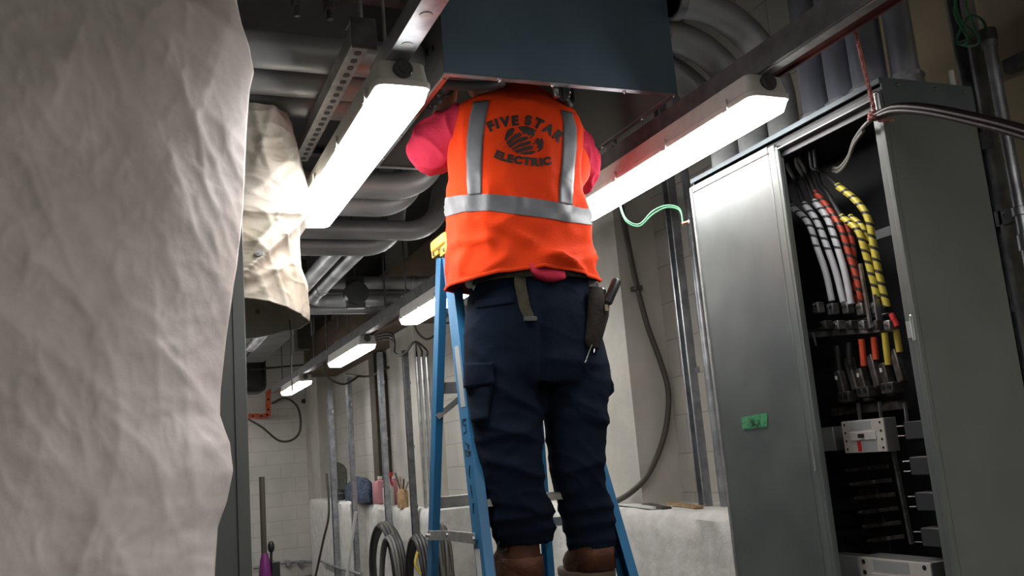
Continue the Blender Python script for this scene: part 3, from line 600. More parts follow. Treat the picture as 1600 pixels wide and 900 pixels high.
# strut, conduit, bracket on the near part of the right wall
def post(px0, py, X, w, d, z0, z1, lb, name='wall_strut', m='galv', open_front=True, holes=0, group='wall struts'):
    p = at(px0, py, x=X); t = thing(name, (p.x, p.y, z0), lb, 'strut', group)
    prof = [(-w / 2, 0), (-w / 2, d), (w / 2, d), (w / 2, 0), (w / 2 - .010, 0), (w / 2 - .010, .003), (w / 2 - .003, .003), (w / 2 - .003, d - .003), (-w / 2 + .003, d - .003), (-w / 2 + .003, .003), (-w / 2 + .010, .003), (-w / 2 + .010, 0)]
    vs = lambda z: [V((p.x + b, p.y + a, z)) for a, b in prof]
    MB().loft([vs(z0), vs(z1)]).build('channel', M[m], t, smooth=False)
    MB().box((p.x + d - .002, p.y - w / 2 - .03, z0), (p.x + d + .004, p.y + w / 2 + .03, z0 + .06)).build('foot_bracket', M[m], t)
    for z in (z0 + .35, (z0 + z1) / 2, z1 - .3): MB().box((p.x + d - .012, p.y - w / 2 - .022, z - .015), (p.x + d, p.y + w / 2 + .022, z + .015)).build('strap', M[m], t, bevel=.001)
    return t, p
post(1056, 440, 2.56, .06, .045, .0, 3.68, 'galvanised wall strut between the worker and the grey cabinet cover')
smallpipe([(2.62, 3.765, .0), (2.62, 3.765, 3.6)], .02, 'slim galvanised conduit beside the strut, against the cabinet edge', m='galv')
t, p = post(1543, 300, 2.60, .065, .06, .0, 3.68, 'dark wall strut at the upper right behind the cable bundle')
MB().box((2.598, p.y - .05, 2.36), (2.602, p.y + .05, 2.42)).disc((2.598, p.y - .01, 2.39), (-1, 0, 0), .008, .005, 8).build('plate', M['strut_dark'], t)
tag(smallpipe([(2.60, 1.955, .0), (2.60, 1.955, 2.70)], .019, 'galvanised conduit with green wires at its top, far right', m='galv', coup=[((2.60, 1.955, 2.68), (0, 0, 1)), ((2.60, 1.955, 2.0), (0, 0, 1))]), None, None)
tag(MB().tube([(2.60, 1.955, 2.70), (2.60, 1.955, 2.74)], .027, 12).build('conduit_bushing', M['latch'], org=(2.6, 1.955, 2.70)), 'dark threaded bushing capping the far right conduit', 'fitting')
tag(MB().box((2.66, 1.60, 2.60), (2.70, 1.97, 2.645)).box((2.63, 1.60, 2.60), (2.70, 1.61, 2.645)).build('cross_bracket', M['strut_dark'], bevel=.002), 'short horizontal strut bracket on the wall at far right', 'bracket')
t = thing('conduit_clamp', (2.6, 1.97, 2.10), 'two-piece strut clamp gripping the far right conduit', 'clamp')
MB().tube([(2.60, 1.955, 2.11), (2.60, 1.955, 2.14)], .026, 16).box((2.60, 1.975, 2.10), (2.63, 2.05, 2.15)).build('band', M['galv'], t, bevel=.002); screw((2.59, 2.0, 2.125), t, .006, (-1, 0, 0))
top = V((2.60, 1.955, 2.72))
for k, (a, b_) in enumerate((((1500, 30), (1487, 45)), ((1492, 20), (1500, 55)), ((1510, 10), (1515, 58)))):
    cab([top, top + V((.0, .01, .06)), top + V((-.01, .05, .09)), top + V((-.01, .11, .03)), at(a[0] + 20, b_[1] + 8, x=2.56), at(a[0], a[1], x=2.56), at(b_[0], -20, x=2.56)], .0042, 'green', 'ground_wire', 'green ground wire looping from the top of the far right conduit, %s strand' % ('left', 'middle', 'right')[k], 'wire', 'green wires at the upper right')
# green wires to the cabinet side
e = at(1078, 346, x=1.90)
t = thing('ground_lug', e, 'copper ground lug at the left edge of the cabinet cover', 'fitting'); MB().tube([e + V((-.012, .03, 0)), e + V((0, 0, 0))], .006, 10).build('barrel', M['copper'], t); MB().disc(e + V((0, -.0, 0)), (-1, 0, 0), .007, .006, 6).build('nut', M['steel'], t)
for k in range(2):
    o_ = V((0, 0, -.008 * k))
    cab([e + o_ + V((-.01, .03, 0)), at(1062, 326, y=2.78) + o_, at(1042, 321, y=2.82) + o_, at(1020, 330, y=2.86) + o_ * 1.5, at(1000, 350, y=2.9) + o_, at(982, 346, y=2.92) + o_, at(972, 330, y=2.95) + o_, at(965, 315, y=2.97) + o_ + V((0, 0, .06))], .0036, 'green', 'ground_wire', ('upper', 'lower')[k] + ' green wire swooping from the strip light to the cabinet', 'wire', 'green wires beside the cabinet')
# dark cable hanging on the wall in a big arc
Pc = [(966, 300), (975, 345), (985, 400), (996, 450), (1012, 510), (1032, 565), (1044, 610), (1042, 660), (1030, 705), (1010, 745), (985, 770), (958, 786)]
P = []
for i, (px, py) in enumerate(Pc):
    p = at(px, py, x=2.70); P.append(p if p.y < 4.29 and i < 8 else at(px, py, y=4.28) if i < 10 else at(px, py, x=2.45 - .02 * (i - 10)))
cab(P, .015, 'cable', 'hanging_cable', 'thick dark cable hanging in a long arc on the wall right of the worker')
p = P[3]; t = thing('cable_clip', p, 'small dark clip holding the arcing cable to the wall', 'clip'); MB().box(p + V((-.022, -.022, -.012)), p + V((.022, .045, .012))).build('bracket', M['cable'], t, bevel=.003)

# ------------------------------------------------------------------ posts and conduits along the far right wall
post(515, 700, 2.27, .09, .06, 0, 2.50, 'farthest galvanised wall strut, beside the corner of the end wall', m='galv')
post(546, 700, 2.27, .075, .05, 0, 2.50, 'galvanised wall strut left of the dark bundle on the ledge', m='galv')
post(597, 700, 2.27, .06, .05, .9, 2.60, 'galvanised wall strut in front of the pink jug', m='galv')
post(637, 700, 2.27, .055, .05, .78, 2.50, 'dark galvanised wall strut in front of the white pilaster', m='strut_dark')
tag(MB().box((2.60, 10.25, 1.1), (2.74, 10.5, 2.78)).build('brown_post', M['dbrown'], bevel=.004), 'dark brown post behind the wall strut', 'post')
for k in range(3):
    p = at(655 + 8 * k, 620, x=2.40); z1 = at(655 + 8 * k, 556, x=2.40).z
    smallpipe([(2.40, p.y, .0), (2.40, p.y, z1)], .012, ('left', 'middle', 'right')[k] + ' one of three slim conduits rising to cable loops', m='galv')
    cab([(2.40, p.y, z1), (2.40, p.y, z1 + .06), at(648, 534, x=2.30), at(632, 552, x=2.25), at(617, 552, x=2.2), at(608, 530 - 5 * k, x=2.15), (1.9, 8.6, 2.62)], .009, 'rubber', 'loop_cable', 'black cable looping from the %s slim conduit to the light rail' % ('left', 'middle', 'right')[k], 'cable', 'looping black cables')
post(725, 600, 2.36, .05, .04, 0, 2.55, 'thin wall strut seen between the ladder rails', m='galv')
cab([V((1.765, 5.85, 2.53)), at(648, 508, y=6.2), at(655, 522, y=6.3), at(668, 530, y=6.4), at(684, 520, y=6.5), at(695, 505, y=6.5), V((2.74, 6.4, 2.5))], .008, 'cable', 'thin_cable', 'thin dark cable drooping under the strip light behind the ladder')
cab([V((1.765, 8.9, 2.53)), at(508, 582, y=9), at(520, 595, y=9.2), at(540, 600, y=9.4), at(560, 588, y=10)], .012, 'cable', 'thin_cable', 'thin dark cable drooping beneath the second farthest strip light')
cab([at(540, 585, x=2.30), at(575, 588, x=2.4), at(600, 577, x=2.45), at(608, 574, x=2.5)], .012, 'cable', 'thin_cable', 'thin dark cable running across the wall struts')

# objects on the ledge
q = at(550, 782, x=2.42)
t = thing('cloth_bundle', (2.5, q.y, 1.12), 'dark blue plaid cloth heaped on the footing', 'cloth')
mb = MB(); rings = []
for i in range(9):
    a = i / 8; ring = []
    for k in range(20):
        th = k * .31416; r = (1 - .75 * a ** 1.6); n_ = 1 + .25 * noise.noise(V((math.cos(th) * 2, math.sin(th) * 2, a * 3)))
        ring.append(V((2.52 + math.cos(th) * .14 * r * n_, q.y + .0 + math.sin(th) * .62 * r * n_, 1.11 + .27 * math.sin(a * 1.57) * (1 + .2 * noise.noise(V((th, a, 1)))))))
    rings.append(ring)
mb.loft(rings); mb.build('heap', M['plaid'], t, ang=80)
MB().ball((2.47, q.y + .85, 1.19), .1, .4, .07).build('dark_fold', M['rubber'], t)
q = at(527, 765, x=2.74); mb = MB(); pts = []
for k in range(26):
    a = k * .2417; r = 1 + .35 * noise.noise(V((math.cos(a) * 1.5, math.sin(a) * 1.5, 7))); pts.append((math.cos(a) * .75 * r, math.sin(a) * .42 * r))
mb.add([(XW - .012, q.y + a * .8, 1.26 + b) for a, b in pts] + [(XW + .01, q.y + a * .8, 1.26 + b) for a, b in pts], [tuple(range(26)), tuple(range(26, 52))[::-1]] + [(i, (i + 1) % 26, 26 + (i + 1) % 26, 26 + i) for i in range(26)])
tag(mb.build('wall_patch', M['patch'], smooth=False), kind='structure')
def jug(px, py, w, h, lb):
    p = at(px, py, x=2.52); t = thing('plastic_jug', (p.x, p.y, 1.10), lb, 'jug', 'pink jugs'); z = 1.10
    MB().loft([rrect(p.x, p.y, w * a, w * a * 1.5, z + h * b, .03) for a, b in ((.92, 0), (1, .04), (1, .8), (.85, .9), (.4, .95), (.3, 1))]).build('body', M['pinkjug'], t); MB().disc((p.x, p.y, z + h), (0, 0, 1), .025, .03).build('cap', M['whitepl'], t)
jug(595, 775, .14, .26, 'pink plastic jug partly behind a wall strut'); jug(617, 770, .12, .26, 'pink plastic jug to the right of the spray bottle')
p = at(607, 775, x=2.39); t = thing('spray_bottle', (p.x, p.y, 1.10), 'white spray bottle with a red trigger head', 'bottle')
MB().tube([(p.x, p.y, 1.10 + z) for z in (0, .01, .17, .21, .26)], [.05, .055, .055, .03, .018], 20).build('body', M['whitepl'], t)
MB().disc((p.x, p.y, 1.355), (0, 0, 1), .022, .035).box((p.x - .02, p.y - .13, 1.385), (p.x + .02, p.y + .05, 1.43)).bar((p.x, p.y - .08, 1.39), (p.x, p.y - .16, 1.31), .02, .02).build('trigger_head', M['redp'], t, bevel=.006)
p = at(629, 775, x=2.36); t = thing('brush_jar', (p.x, p.y, 1.10), 'brown jar holding brushes and sticks at the end of the ledge', 'jar')
MB().tube([(p.x, p.y, 1.10), (p.x, p.y, 1.24), (p.x, p.y, 1.27)], [.05, .05, .035], 18).build('jar', M['wood'], t)
for k in range(4): MB().tube([(p.x, p.y, 1.2), (p.x + .02 * k - .03, p.y + .1 - .07 * k, 1.42 - .03 * k)], .008, 8).build('stick', M['wood' if k % 2 else 'dbrown'], t)
# debris lying on the near footing
for i, (px, py, l, m, lb) in enumerate(((985, 790, .5, 'paper', 'pale strip lying at the left end of the near footing'), (1060, 789, .35, 'wood', 'broken wood lath lying on the near footing'), (1015, 791, .3, 'dbrown', 'dark splinter lying on the near footing'))):
    p = at(px, py, z=1.195); x_ = min(max(p.x, 2.40), 2.60)
    tag(MB().bar((x_, p.y - l / 2, 1.188), (x_ + .06, p.y + l / 2, 1.195), .05, .012).build('scrap_strip', M[m], bevel=.002), lb, 'scrap', 'scraps on the near footing')

# coils of cable hung on the struts
def coil(px, py, rx, rz, X, n, lb, mats, rr=.014, drop=0):
    c = at(px, py, x=X); t = thing('cable_coil', (X, c.y, c.z - rz), lb, 'cable coil', 'coiled cables')
    for k in range(n):
        P = []; kk = 1 + .10 * (k % 4) - .05 * (k % 3); ph = k * .7
        for i in range(41):
            a = i / 40 * 6.28318; P.append(V((X - .02 + .02 * (k % 4) + .01 * math.sin(a * 2 + ph), c.y + math.sin(a) * rx * kk + .012 * math.sin(a * 3 + ph), c.z + math.cos(a) * rz * (1 + .03 * (k % 3)) - .02 * k * (1 - math.cos(a)) / 2)))
        MB().tube(P, rr, 8).build('loop', M[mats[k % len(mats)]], t)
    return t
coil(602, 895, .42, .40, 2.10, 7, 'thick coil of black cable hung on a strut at the bottom', ['rubber', 'rubber', 'cable'], .022)
coil(612, 910, .30, .36, 2.02, 3, 'grey cable coil overlapping the black coil', ['cablegrey', 'cablegrey', 'rubber'], .014)
coil(655, 915, .24, .36, 2.12, 6, 'black cable coil with a yellow tie, left of the ladder foot', ['rubber'], .018)
coil(690, 910, .13, .40, 2.16, 8, 'grey cable coil seen between the ladder rails', ['cablegrey', 'cable'], .012)
p = at(655, 880, x=2.06); tag(MB().tube(spl([p + V((0, .03, .08)), p + V((-.03, 0, .0)), p + V((0, -.02, -.08))], 5), .012, 8).build('cable_tie', M['plainyel']), 'yellow tie wrapped round a black cable coil', 'tie')
tag(MB().tube([at(556, 800, x=2.20), at(540, 915, x=2.10)], .016, 10).build('white_pipe', M['whitepl']), 'thin white pipe leaning against the footing', 'pipe')

# ------------------------------------------------------------------ end wall objects
t = thing('orange_bracket', at(405, 650, y=14.1), 'orange zigzag steel bracket on the end wall', 'bracket')
mb = MB(); zz = [(388, 650), (419, 650), (419, 612), (445, 608)]
for a, b_ in zip(zz, zz[1:]): mb.bar(at(*a, y=14.0), at(*b_, y=14.0), .07, .07, (0, 1, 0))
mb.build('channel', M['orange_steel'], t)
for px, py in ((395, 650), (408, 650), (419, 640), (419, 624)): MB().disc(at(px, py, y=13.96), (0, -1, 0), .018, .01, 10).build('hole', M['black'], t)
cab([at(388, 655, y=13.9), at(410, 668, y=13.8), at(435, 688, y=13.8), at(455, 688, y=13.8), at(468, 675, y=13.8), at(469, 650, y=13.8), at(462, 632, y=13.9), at(445, 622, y=13.9), at(425, 630, y=14.19)], .016, 'cable', 'loop_cable', 'dark cable hanging in a loop on the end wall')
p = at(398, 583, y=12.6); tag(MB().box(p + V((-.35, 0, -.25)), p + V((.16, .5, .30))).build('wall_unit', M['black'], bevel=.08), 'dark rounded box on the end wall below the hanging tarp', 'box')
tag(MB().tube([at(385, 578, y=12.3), at(500, 568, y=12.3)], .012, 8).build('black_pipe', M['rubber']), 'thin black pipe crossing high on the end wall', 'pipe')
cab([at(452, 500, y=3.3), at(456, 535, y=3.3), at(455, 570, y=3.3), at(457, 612, y=3.3)], .0028, 'cablegrey', 'thin_cable', 'thin pale cord hanging below the second tarp')
tag(MB().disc(at(474, 627, y=14.19), (0, -1, 0), .035, .05).build('round_fitting', M['black']), 'small round black fitting on the end wall', 'fitting')
t = thing('wall_conduit', at(440, 880, y=14.1), 'thin galvanised conduit low along the end wall', 'conduit')
MB().tube(spl([at(396, 888, y=14.1), at(440, 880, y=14.1), at(482, 878, y=14.1), at(494, 884, y=14.1), at(500, 905, y=14.1)], 6), .02, 12).build('pipe', M['galv'], t)
for px in (425, 450, 470): p = at(px, 880, y=14.1); MB().box(p + V((-.03, -.03, -.04)), p + V((.03, .09, .04))).build('strap', M['galv'], t, bevel=.004)
p = at(414, 880, y=9); t = thing('hoist', (p.x, 9, p.z - .15), 'magenta hand pump with a tall upright pipe at lower left', 'tool')
MB().tube([at(409, 745, y=9), at(413, 872, y=9)], .026, 14).build('pole', M['cable'], t)
MB().tube([p + V((0, 0, z)) for z in (-.15, -.12, .02, .06, .09)], [.055, .06, .045, .035, .03], 18).build('pump_body', M['magenta'], t)
MB().box(p + V((.06, -.03, -.14)), p + V((.13, .05, .0))).ball(p + V((.06, 0, .14)), .032, .03, .055).tube([p + V((.06, 0, .10)), p + V((.05, 0, -.1))], .012, 8).build('handle', M['black'], t)
cab([at(510, 740, x=2.2), at(514, 800, x=2.2), at(505, 845, x=2.15), at(492, 905, x=2.1)], .014, 'cable', 'thin_cable', 'dark cable running down the farthest wall strut')
tag(MB().tube(spl([at(500, 876, x=2.27), at(525, 886, x=2.27), at(565, 898, x=2.27)], 5), .018, 10).build('low_conduit', M['galv']), 'thin conduit running low along the footing', 'conduit')

# ------------------------------------------------------------------ left: shrouded switchgear and tarps
t = thing('switchgear_cabinet', (-.3, 2.7, 0), 'dark grey cabinet standing behind the large white tarp', 'electrical cabinet')
xr = .262
MB().box((-1.2, 2.25, 0), (xr, 2.84, 2.12)).build('body', M['grey_paint'], t, bevel=.004)
MB().box((xr - .03, 2.243, .05), (xr - .002, 2.25, 2.1)).build('corner_strip', M['grey_paint'], t, bevel=.001)
def edge_px(py): return interp([(-200, 330), (-60, 372), (0, 384), (40, 398), (80, 405), (110, 398), (180, 393), (300, 389), (400, 378), (428, 373), (511, 362), (600, 352), (644, 350), (665, 357), (689, 366), (733, 371), (783, 361), (828, 345), (900, 340), (1100, 335)], py)
CRE = [((0, 40), (100, 120), .020), ((100, 130), (160, 165), .01), ((0, 490), (165, 615), .018), ((60, 560), (90, 630), .010), ((255, 550), (345, 640), .022), ((130, 90), (150, 260), .009), ((260, 230), (300, 340), .014), ((290, 150), (380, 330), .014), ((300, 0), (400, 85), .028), ((50, 230), (85, 330), .010), ((30, 880), (180, 860), .010), ((90, 640), (60, 730), .008), ((170, 860), (215, 800), .010), ((330, 690), (371, 735), .016), ((240, 440), (250, 640), .010), ((310, 260), (390, 420), .012), ((270, 300), (350, 430), .012), ((260, 750), (255, 880), .008), ((120, 330), (180, 430), .008), ((330, 120), (300, 160), .008), ((350, 60), (310, 180), .008)]
def crease(px, py):
    s = 0
    for (ax, ay), (bx, by), amp in CRE:
        dx, dy = bx - ax, by - ay; L2 = dx * dx + dy * dy; tt = ((px - ax) * dx + (py - ay) * dy) / L2; q = min(1, max(0, tt))
        dd = math.hypot(px - ax - q * dx, py - ay - q * dy); side = 1 if (dx * (py - ay) - dy * (px - ax)) > 0 else -1
        wv = 26 if dd and side > 0 else 9
        s += amp * math.exp(-dd / wv)
    return s
mb = MB(); NX, NZ = 260, 340; YT = 2.06
zt, zb = 3.3, .25
for j in range(NZ + 1):
    z = lerp(zt, zb, j / NZ)
    # find the right border at this height
    x = .28
    for _ in range(6): x = at(edge_px(pr((x, YT, z))[1]), pr((x, YT, z))[1], y=YT).x
    xe = x
    for i in range(NX + 1):
        u = i / NX; xx = lerp(-1.25, xe, u ** .8); px, py = pr((xx, YT, z))
        w1 = noise.noise(V((xx * 1.6, z * 1.1, 0))) * .05 + noise.noise(V((xx * 4, z * 3, 5))) * .018 + noise.noise(V((xx * 11 + z * 5, z * 8, 9))) * .006
        rg = 1 - abs(noise.noise(V((xx * 3.2 + z * 1.2, z * 1.6 - xx, 3)))) * 2; w1 += .010 * max(0, rg) ** 4
        rg = 1 - abs(noise.noise(V((xx * 8 + z * 3, z * 4.5 - xx * 2, 13)))) * 2; w1 += .0042 * max(0, rg) ** 5
        rg = 1 - abs(noise.noise(V((xx * 13 - z * 7, z * 13 + xx * 2, 23)))) * 2; w1 += .0035 * max(0, rg) ** 4; rg = 1 - abs(noise.noise(V((xx * 26 + z * 12, z * 22, 33)))) * 2; w1 += .0018 * max(0, rg) ** 4
        back = .16 * max(0, (u - .80) / .20) ** 2
        mb.v.append(V((xx, YT - w1 - crease(px, py) * .55 + back - .02, z)))
for j in range(NZ):
    for i in range(NX): a = j * (NX + 1) + i; mb.f.append((a, a + 1, a + NX + 2, a + NX + 1))
tp = mb.build('hanging_tarp', M['tarp'], ang=180); tag(tp, 'large wrinkled white tarp filling the left side of the view', 'tarp')
m_ = tp.modifiers.new('s', 'SOLIDIFY'); m_.thickness = .003
# second tarp: a hanging sack-like drape, open below
RE = [(-40, 432), (165, 438), (200, 444), (260, 459), (320, 472), (348, 477), (362, 468), (375, 458), (420, 462), (450, 470), (490, 474), (512, 472), (530, 464)]
mb = MB(); NS, NZ2 = 220, 200; YC2, B2 = 3.22, .33
for j in range(NZ2 + 1):
    v = j / NZ2; z = lerp(2.69, 2.03, v)
    xr2 = .6
    for _ in range(6):
        py = pr((xr2, YC2, z))[1]; xr2 = at(interp(RE, py), py, y=YC2).x
    cx2 = xr2 - .33
    for i in range(NS):
        a = 6.28318 * i / NS; ca_, sa_ = math.cos(a), math.sin(a)
        w1 = noise.noise(V((ca_ * 1.5, sa_ * 1.5, z * 3))) * .05 + noise.noise(V((ca_ * 4, sa_ * 4, z * 7))) * .02
        rg = 1 - abs(noise.noise(V((ca_ * 3 + z * 3, sa_ * 3, z * 4)))) * 2; w1 += .02 * max(0, rg) ** 4
        rr = 1 + w1 * (1 - max(0, ca_) ** 8 * .6)
        k1 = max(0, 1 - abs(z - (2.28 - .10 * ca_ + .1 * sa_)) / .035); w1b = .0 * k1 * (1 if sa_ < 0 else .3)
        mb.v.append(V((cx2 + .33 * (abs(ca_) ** .5 * (1 if ca_ > 0 else -1)) * rr, YC2 + (B2 * rr + w1b) * (abs(sa_) ** .65) * (1 if sa_ > 0 else -1), z + .015 * math.sin(a * 3) * v - .03 * v * ca_)))
for j in range(NZ2):
    for i in range(NS): a = j * NS + i; b2 = j * NS + (i + 1) % NS; mb.f.append((a, b2, b2 + NS, a + NS))
C2 = [((388, 300), (450, 285), .006, 8, 3), ((390, 230), (440, 215), .006, 8, 3), ((372, 438), (470, 352), .05, 22, 5), ((378, 332), (474, 342), .022, 30, 6), ((440, 340), (400, 380), .02, 14, 8), ((378, 440), (440, 420), .015, 14, 8), ((395, 165), (415, 260), .016, 10, 5), ((425, 165), (395, 270), .012, 12, 5), ((400, 300), (450, 250), .010, 16, 6), ((380, 480), (460, 500), .012, 10, 8), ((470, 350), (450, 372), .02, 10, 8)]
for v_ in mb.v:
    px, py = pr(v_)
    if v_.y < YC2 + .1:
        for a, b_, amp, wa, wb in C2:
            dx, dy = b_[0] - a[0], b_[1] - a[1]; tt = min(1, max(0, ((px - a[0]) * dx + (py - a[1]) * dy) / (dx * dx + dy * dy)))
            dd = math.hypot(px - a[0] - tt * dx, py - a[1] - tt * dy); sd = dx * (py - a[1]) - dy * (px - a[0])
            v_.y -= amp * math.exp(-dd / (wa if sd < 0 else wb))
        v_.y -= .006 * max(0, 1 - abs(noise.noise(V((v_.x * 5 + v_.z * 4, v_.z * 7 - v_.x * 4, 2)))) * 2.6) ** 3 + .0028 * max(0, 1 - abs(noise.noise(V((v_.x * 12 - v_.z * 9, v_.z * 18 + v_.x * 6, 6)))) * 2.6) ** 3
tp2 = mb.build('hanging_tarp', M['tarp2'], ang=180); tag(tp2, 'smaller cream tarp hanging open-ended, brightly lit beside the strip light', 'tarp')
m_ = tp2.modifiers.new('s', 'SOLIDIFY'); m_.thickness = .003
ORG[tp2] = V(tp2.location)
dg = bpy.context.evaluated_depsgraph_get()
def bvh_of(o):
    bpy.context.view_layer.update(); return BVHTree.FromPolygons([o.matrix_world @ v.co for v in o.data.vertices], [tuple(p.vertices) for p in o.data.polygons])
bt = bvh_of(tp2)
for px, py in ((406, 397), (403, 487)):
    h, nn, _, _ = bt.ray_cast(EYE, ray(px, py).normalized())
    if h:
        if nn.dot(ray(px, py)) > 0: nn = -nn
        lab(MB().tube([h + nn * .001, h + nn * .007], .0125 if py < 450 else .009, 18).tube([h + nn * .0065, h + nn * .009], .006, 14).build('eyelet', M['eyelet'] if py > 450 else M['sticker'], tp2), 'metal eyelet')
# the strut the cream tarp hangs from
tag(MB().box((-.3, 3.12, 2.655), (.50, 3.16, 2.70)).box((-.3, 3.36, 2.655), (.50, 3.40, 2.70)).build('tarp_rail', M['strut_dark'], bevel=.002), 'dark rail from which the cream tarp hangs', 'rail')

# ------------------------------------------------------------------ stepladder
t = ladder = thing('stepladder', (1.2, 2.9, 0), 'blue fibreglass stepladder with yellow top cap under the worker', 'ladder')
ZT = 2.232
fl_t, fl_b = V((1.00, 2.87, ZT - .04)), V((.955, 2.62, 1.15)); fdir = (fl_b - fl_t) / (fl_t.z - fl_b.z)
fr_t, fr_b = V((1.345, 2.87, ZT - .04)), V((1.438, 2.62, 1.15)); frd = (fr_b - fr_t) / (fr_t.z - fr_b.z)
rl_t, rl_b = V((1.00, 2.95, ZT - .04)), V((.985, 3.24, 1.12)); rld = (rl_b - rl_t) / (rl_t.z - rl_b.z)
rr_t, rr_b = V((1.335, 2.95, ZT - .04)), V((1.455, 3.24, 1.12)); rrd = (rr_b - rr_t) / (rr_t.z - rr_b.z)
def railz(tp_, d_, z): return tp_ + d_ * (tp_.z - z)
def channel(tp_, d_, w, dep, side, name):
    a, b_ = tp_, railz(tp_, d_, .03); k = .0035; s_ = side
    prof = [(-k * s_, -w / 2), (dep * s_, -w / 2), (dep * s_, -w / 2 + k), (0, -w / 2 + k), (0, w / 2 - k), (dep * s_, w / 2 - k), (dep * s_, w / 2), (-k * s_, w / 2)]
    tdir = (b_ - a).normalized(); ax = V((1, 0, 0)); by = tdir.cross(ax).normalized(); mb = MB()
    vs = [c + ax * x + by * y for c in (a, b_) for x, y in prof]; n = 8
    mb.add(vs, [(i, (i + 1) % n, n + (i + 1) % n, n + i) for i in range(n)] + [tuple(range(n))[::-1], tuple(range(n, 2 * n))])
    o = mb.build(name, M['blue'], t, bevel=.0015); MB().box(b_ + V((-.025, -.045, -.03)), b_ + V((.025, .045, .03))).build('foot', M['rubber'], o, bevel=.006); return o
f1 = channel(fl_t, fdir, .078, .028, 1, 'front_rail'); f2 = channel(fr_t, frd, .078, .028, -1, 'front_rail')
r1 = channel(rl_t, rld, .05, .024, 1, 'rear_rail'); r2 = channel(rr_t, rrd, .05, .024, -1, 'rear_rail')
cap = MB(); cap.loft([rrect(1.172, 2.91, w_, l_, z, .03) for w_, l_, z in ((.37, .165, ZT - .02), (.385, .18, ZT - .012), (.385, .18, ZT + .018), (.37, .165, ZT + .026))])
for s_ in (-1, 1): cap.box((1.172 + s_ * .178 - .008, 2.825, ZT - .05), (1.172 + s_ * .178 + .008, 2.90, ZT)).box((1.172 + s_ * .178 - .008, 2.92, ZT - .035), (1.172 + s_ * .178 + .008, 2.99, ZT))
capo = cap.build('top_cap', M['yellow'], t, bevel=.003)
for y, z in ((2.85, ZT - .035), (2.89, ZT - .02), (2.96, ZT - .025)): MB().disc((.986, y, z), (-1, 0, 0), .007, .004, 12).build('rivet', M['steel'], capo)
zs = [1.099 - .3 * k for k in range(4)] + [1.375, 1.675, 1.95]
for z in zs:
    a, b_ = railz(fl_t, fdir, z), railz(fr_t, frd, z)
    st = MB().box((a.x, a.y - .04, z - .022), (b_.x, a.y + .045, z - .004)); [st.box((a.x + .005, a.y - .036 + .014 * k, z - .004), (b_.x - .005, a.y - .031 + .014 * k, z)) for k in range(6)]
    st.build('step', M['alu'], t, bevel=.001)
for z in (.55, .95, 1.355, 1.75):
    a, b_ = railz(rl_t, rld, z), railz(rr_t, rrd, z); MB().box((a.x, a.y - .012, z - .02), (b_.x, a.y + .012, z + .02)).build('rear_brace', M['alu'], t, bevel=.002)
    if z > 1.5:
        MB().bar(a + V((0, .0, -.10)), a + V((.13, .0, -.01)), .02, .006, (0, 1, 0)).build('gusset', M['alu'], t)
for f_, r_, fd, rd, s_ in ((fl_t, rl_t, fdir, rld, -1), (fr_t, rr_t, frd, rrd, 1)):
    a, b_ = railz(r_, rd, 1.245) + V((s_ * .010, 0, 0)), railz(f_, fd, 1.265) + V((s_ * .010, 0, 0)); m_ = a.lerp(b_, .48) + V((0, 0, .005))
    sp_ = MB().bar(a, m_ + (m_ - a) * .05, .004, .032, (0, 0, 1)).bar(m_ + V((s_ * .004, 0, 0)), b_, .004, .032, (0, 0, 1)).build('spreader', M['alu'], t, bevel=.001)
    for q in (a, m_, b_): MB().disc(q + V((s_ * .002, 0, 0)), (s_, 0, 0), .007, .007, 12).build('rivet', M['steel'], sp_)
MB().tube([railz(fl_t, fdir, 1.52) + V((-.004, -.02, 0)), railz(fl_t, fdir, 1.52) + V((-.009, -.02, 0))], .007, 12).build('rivet', M['latch'], f1)
# stickers and marker strokes on the left front rail, lying on its outer web
def rail_patch(zt_, zb_, o0, o1, m, name, lb):
    a, b_ = railz(fl_t, fdir, zt_), railz(fl_t, fdir, zb_); x = -.0048
    o = MB().add([a + V((x, o0, 0)), a + V((x, o1, 0)), b_ + V((x, o1, 0)), b_ + V((x, o0, 0)), a + V((x + .0008, o0, 0)), a + V((x + .0008, o1, 0)), b_ + V((x + .0008, o1, 0)), b_ + V((x + .0008, o0, 0))], [(0, 1, 2, 3), (7, 6, 5, 4), (0, 4, 5, 1), (1, 5, 6, 2), (2, 6, 7, 3), (3, 7, 4, 0)]).build(name, M[m], f1)
    return lab(o, lb)
rail_patch(1.86, 1.66, -.03, .012, 'sticker', 'sticker', 'worn silver-grey sticker')
rail_patch(1.235, 1.15, -.012, .028, 'paper', 'sticker', 'white and blue label')
mb = MB()
for zc, pat in ((1.60, [(-.018, .022), (.012, .022), (.014, .006), (-.012, .004), (-.016, -.016), (.010, -.022)]), (1.53, [(.012, .02), (-.016, .014), (-.012, -.006), (.014, -.002), (.008, -.022), (-.016, -.02)]), (1.46, [(-.006, .02), (.002, .0), (-.002, -.02)]), (1.40, [(.006, .02), (-.002, -.02)]), (1.35, [(-.006, .016), (.002, .016), (.004, -.014)])):
    c = railz(fl_t, fdir, zc) + V((-.0046, 0, 0)); mb.tube([c + V((0, a, b_)) for a, b_ in pat], .0014, 5)
lab(mb.build('marker_writing', M['ink'], f1), 'faint dark marker strokes down the rail')

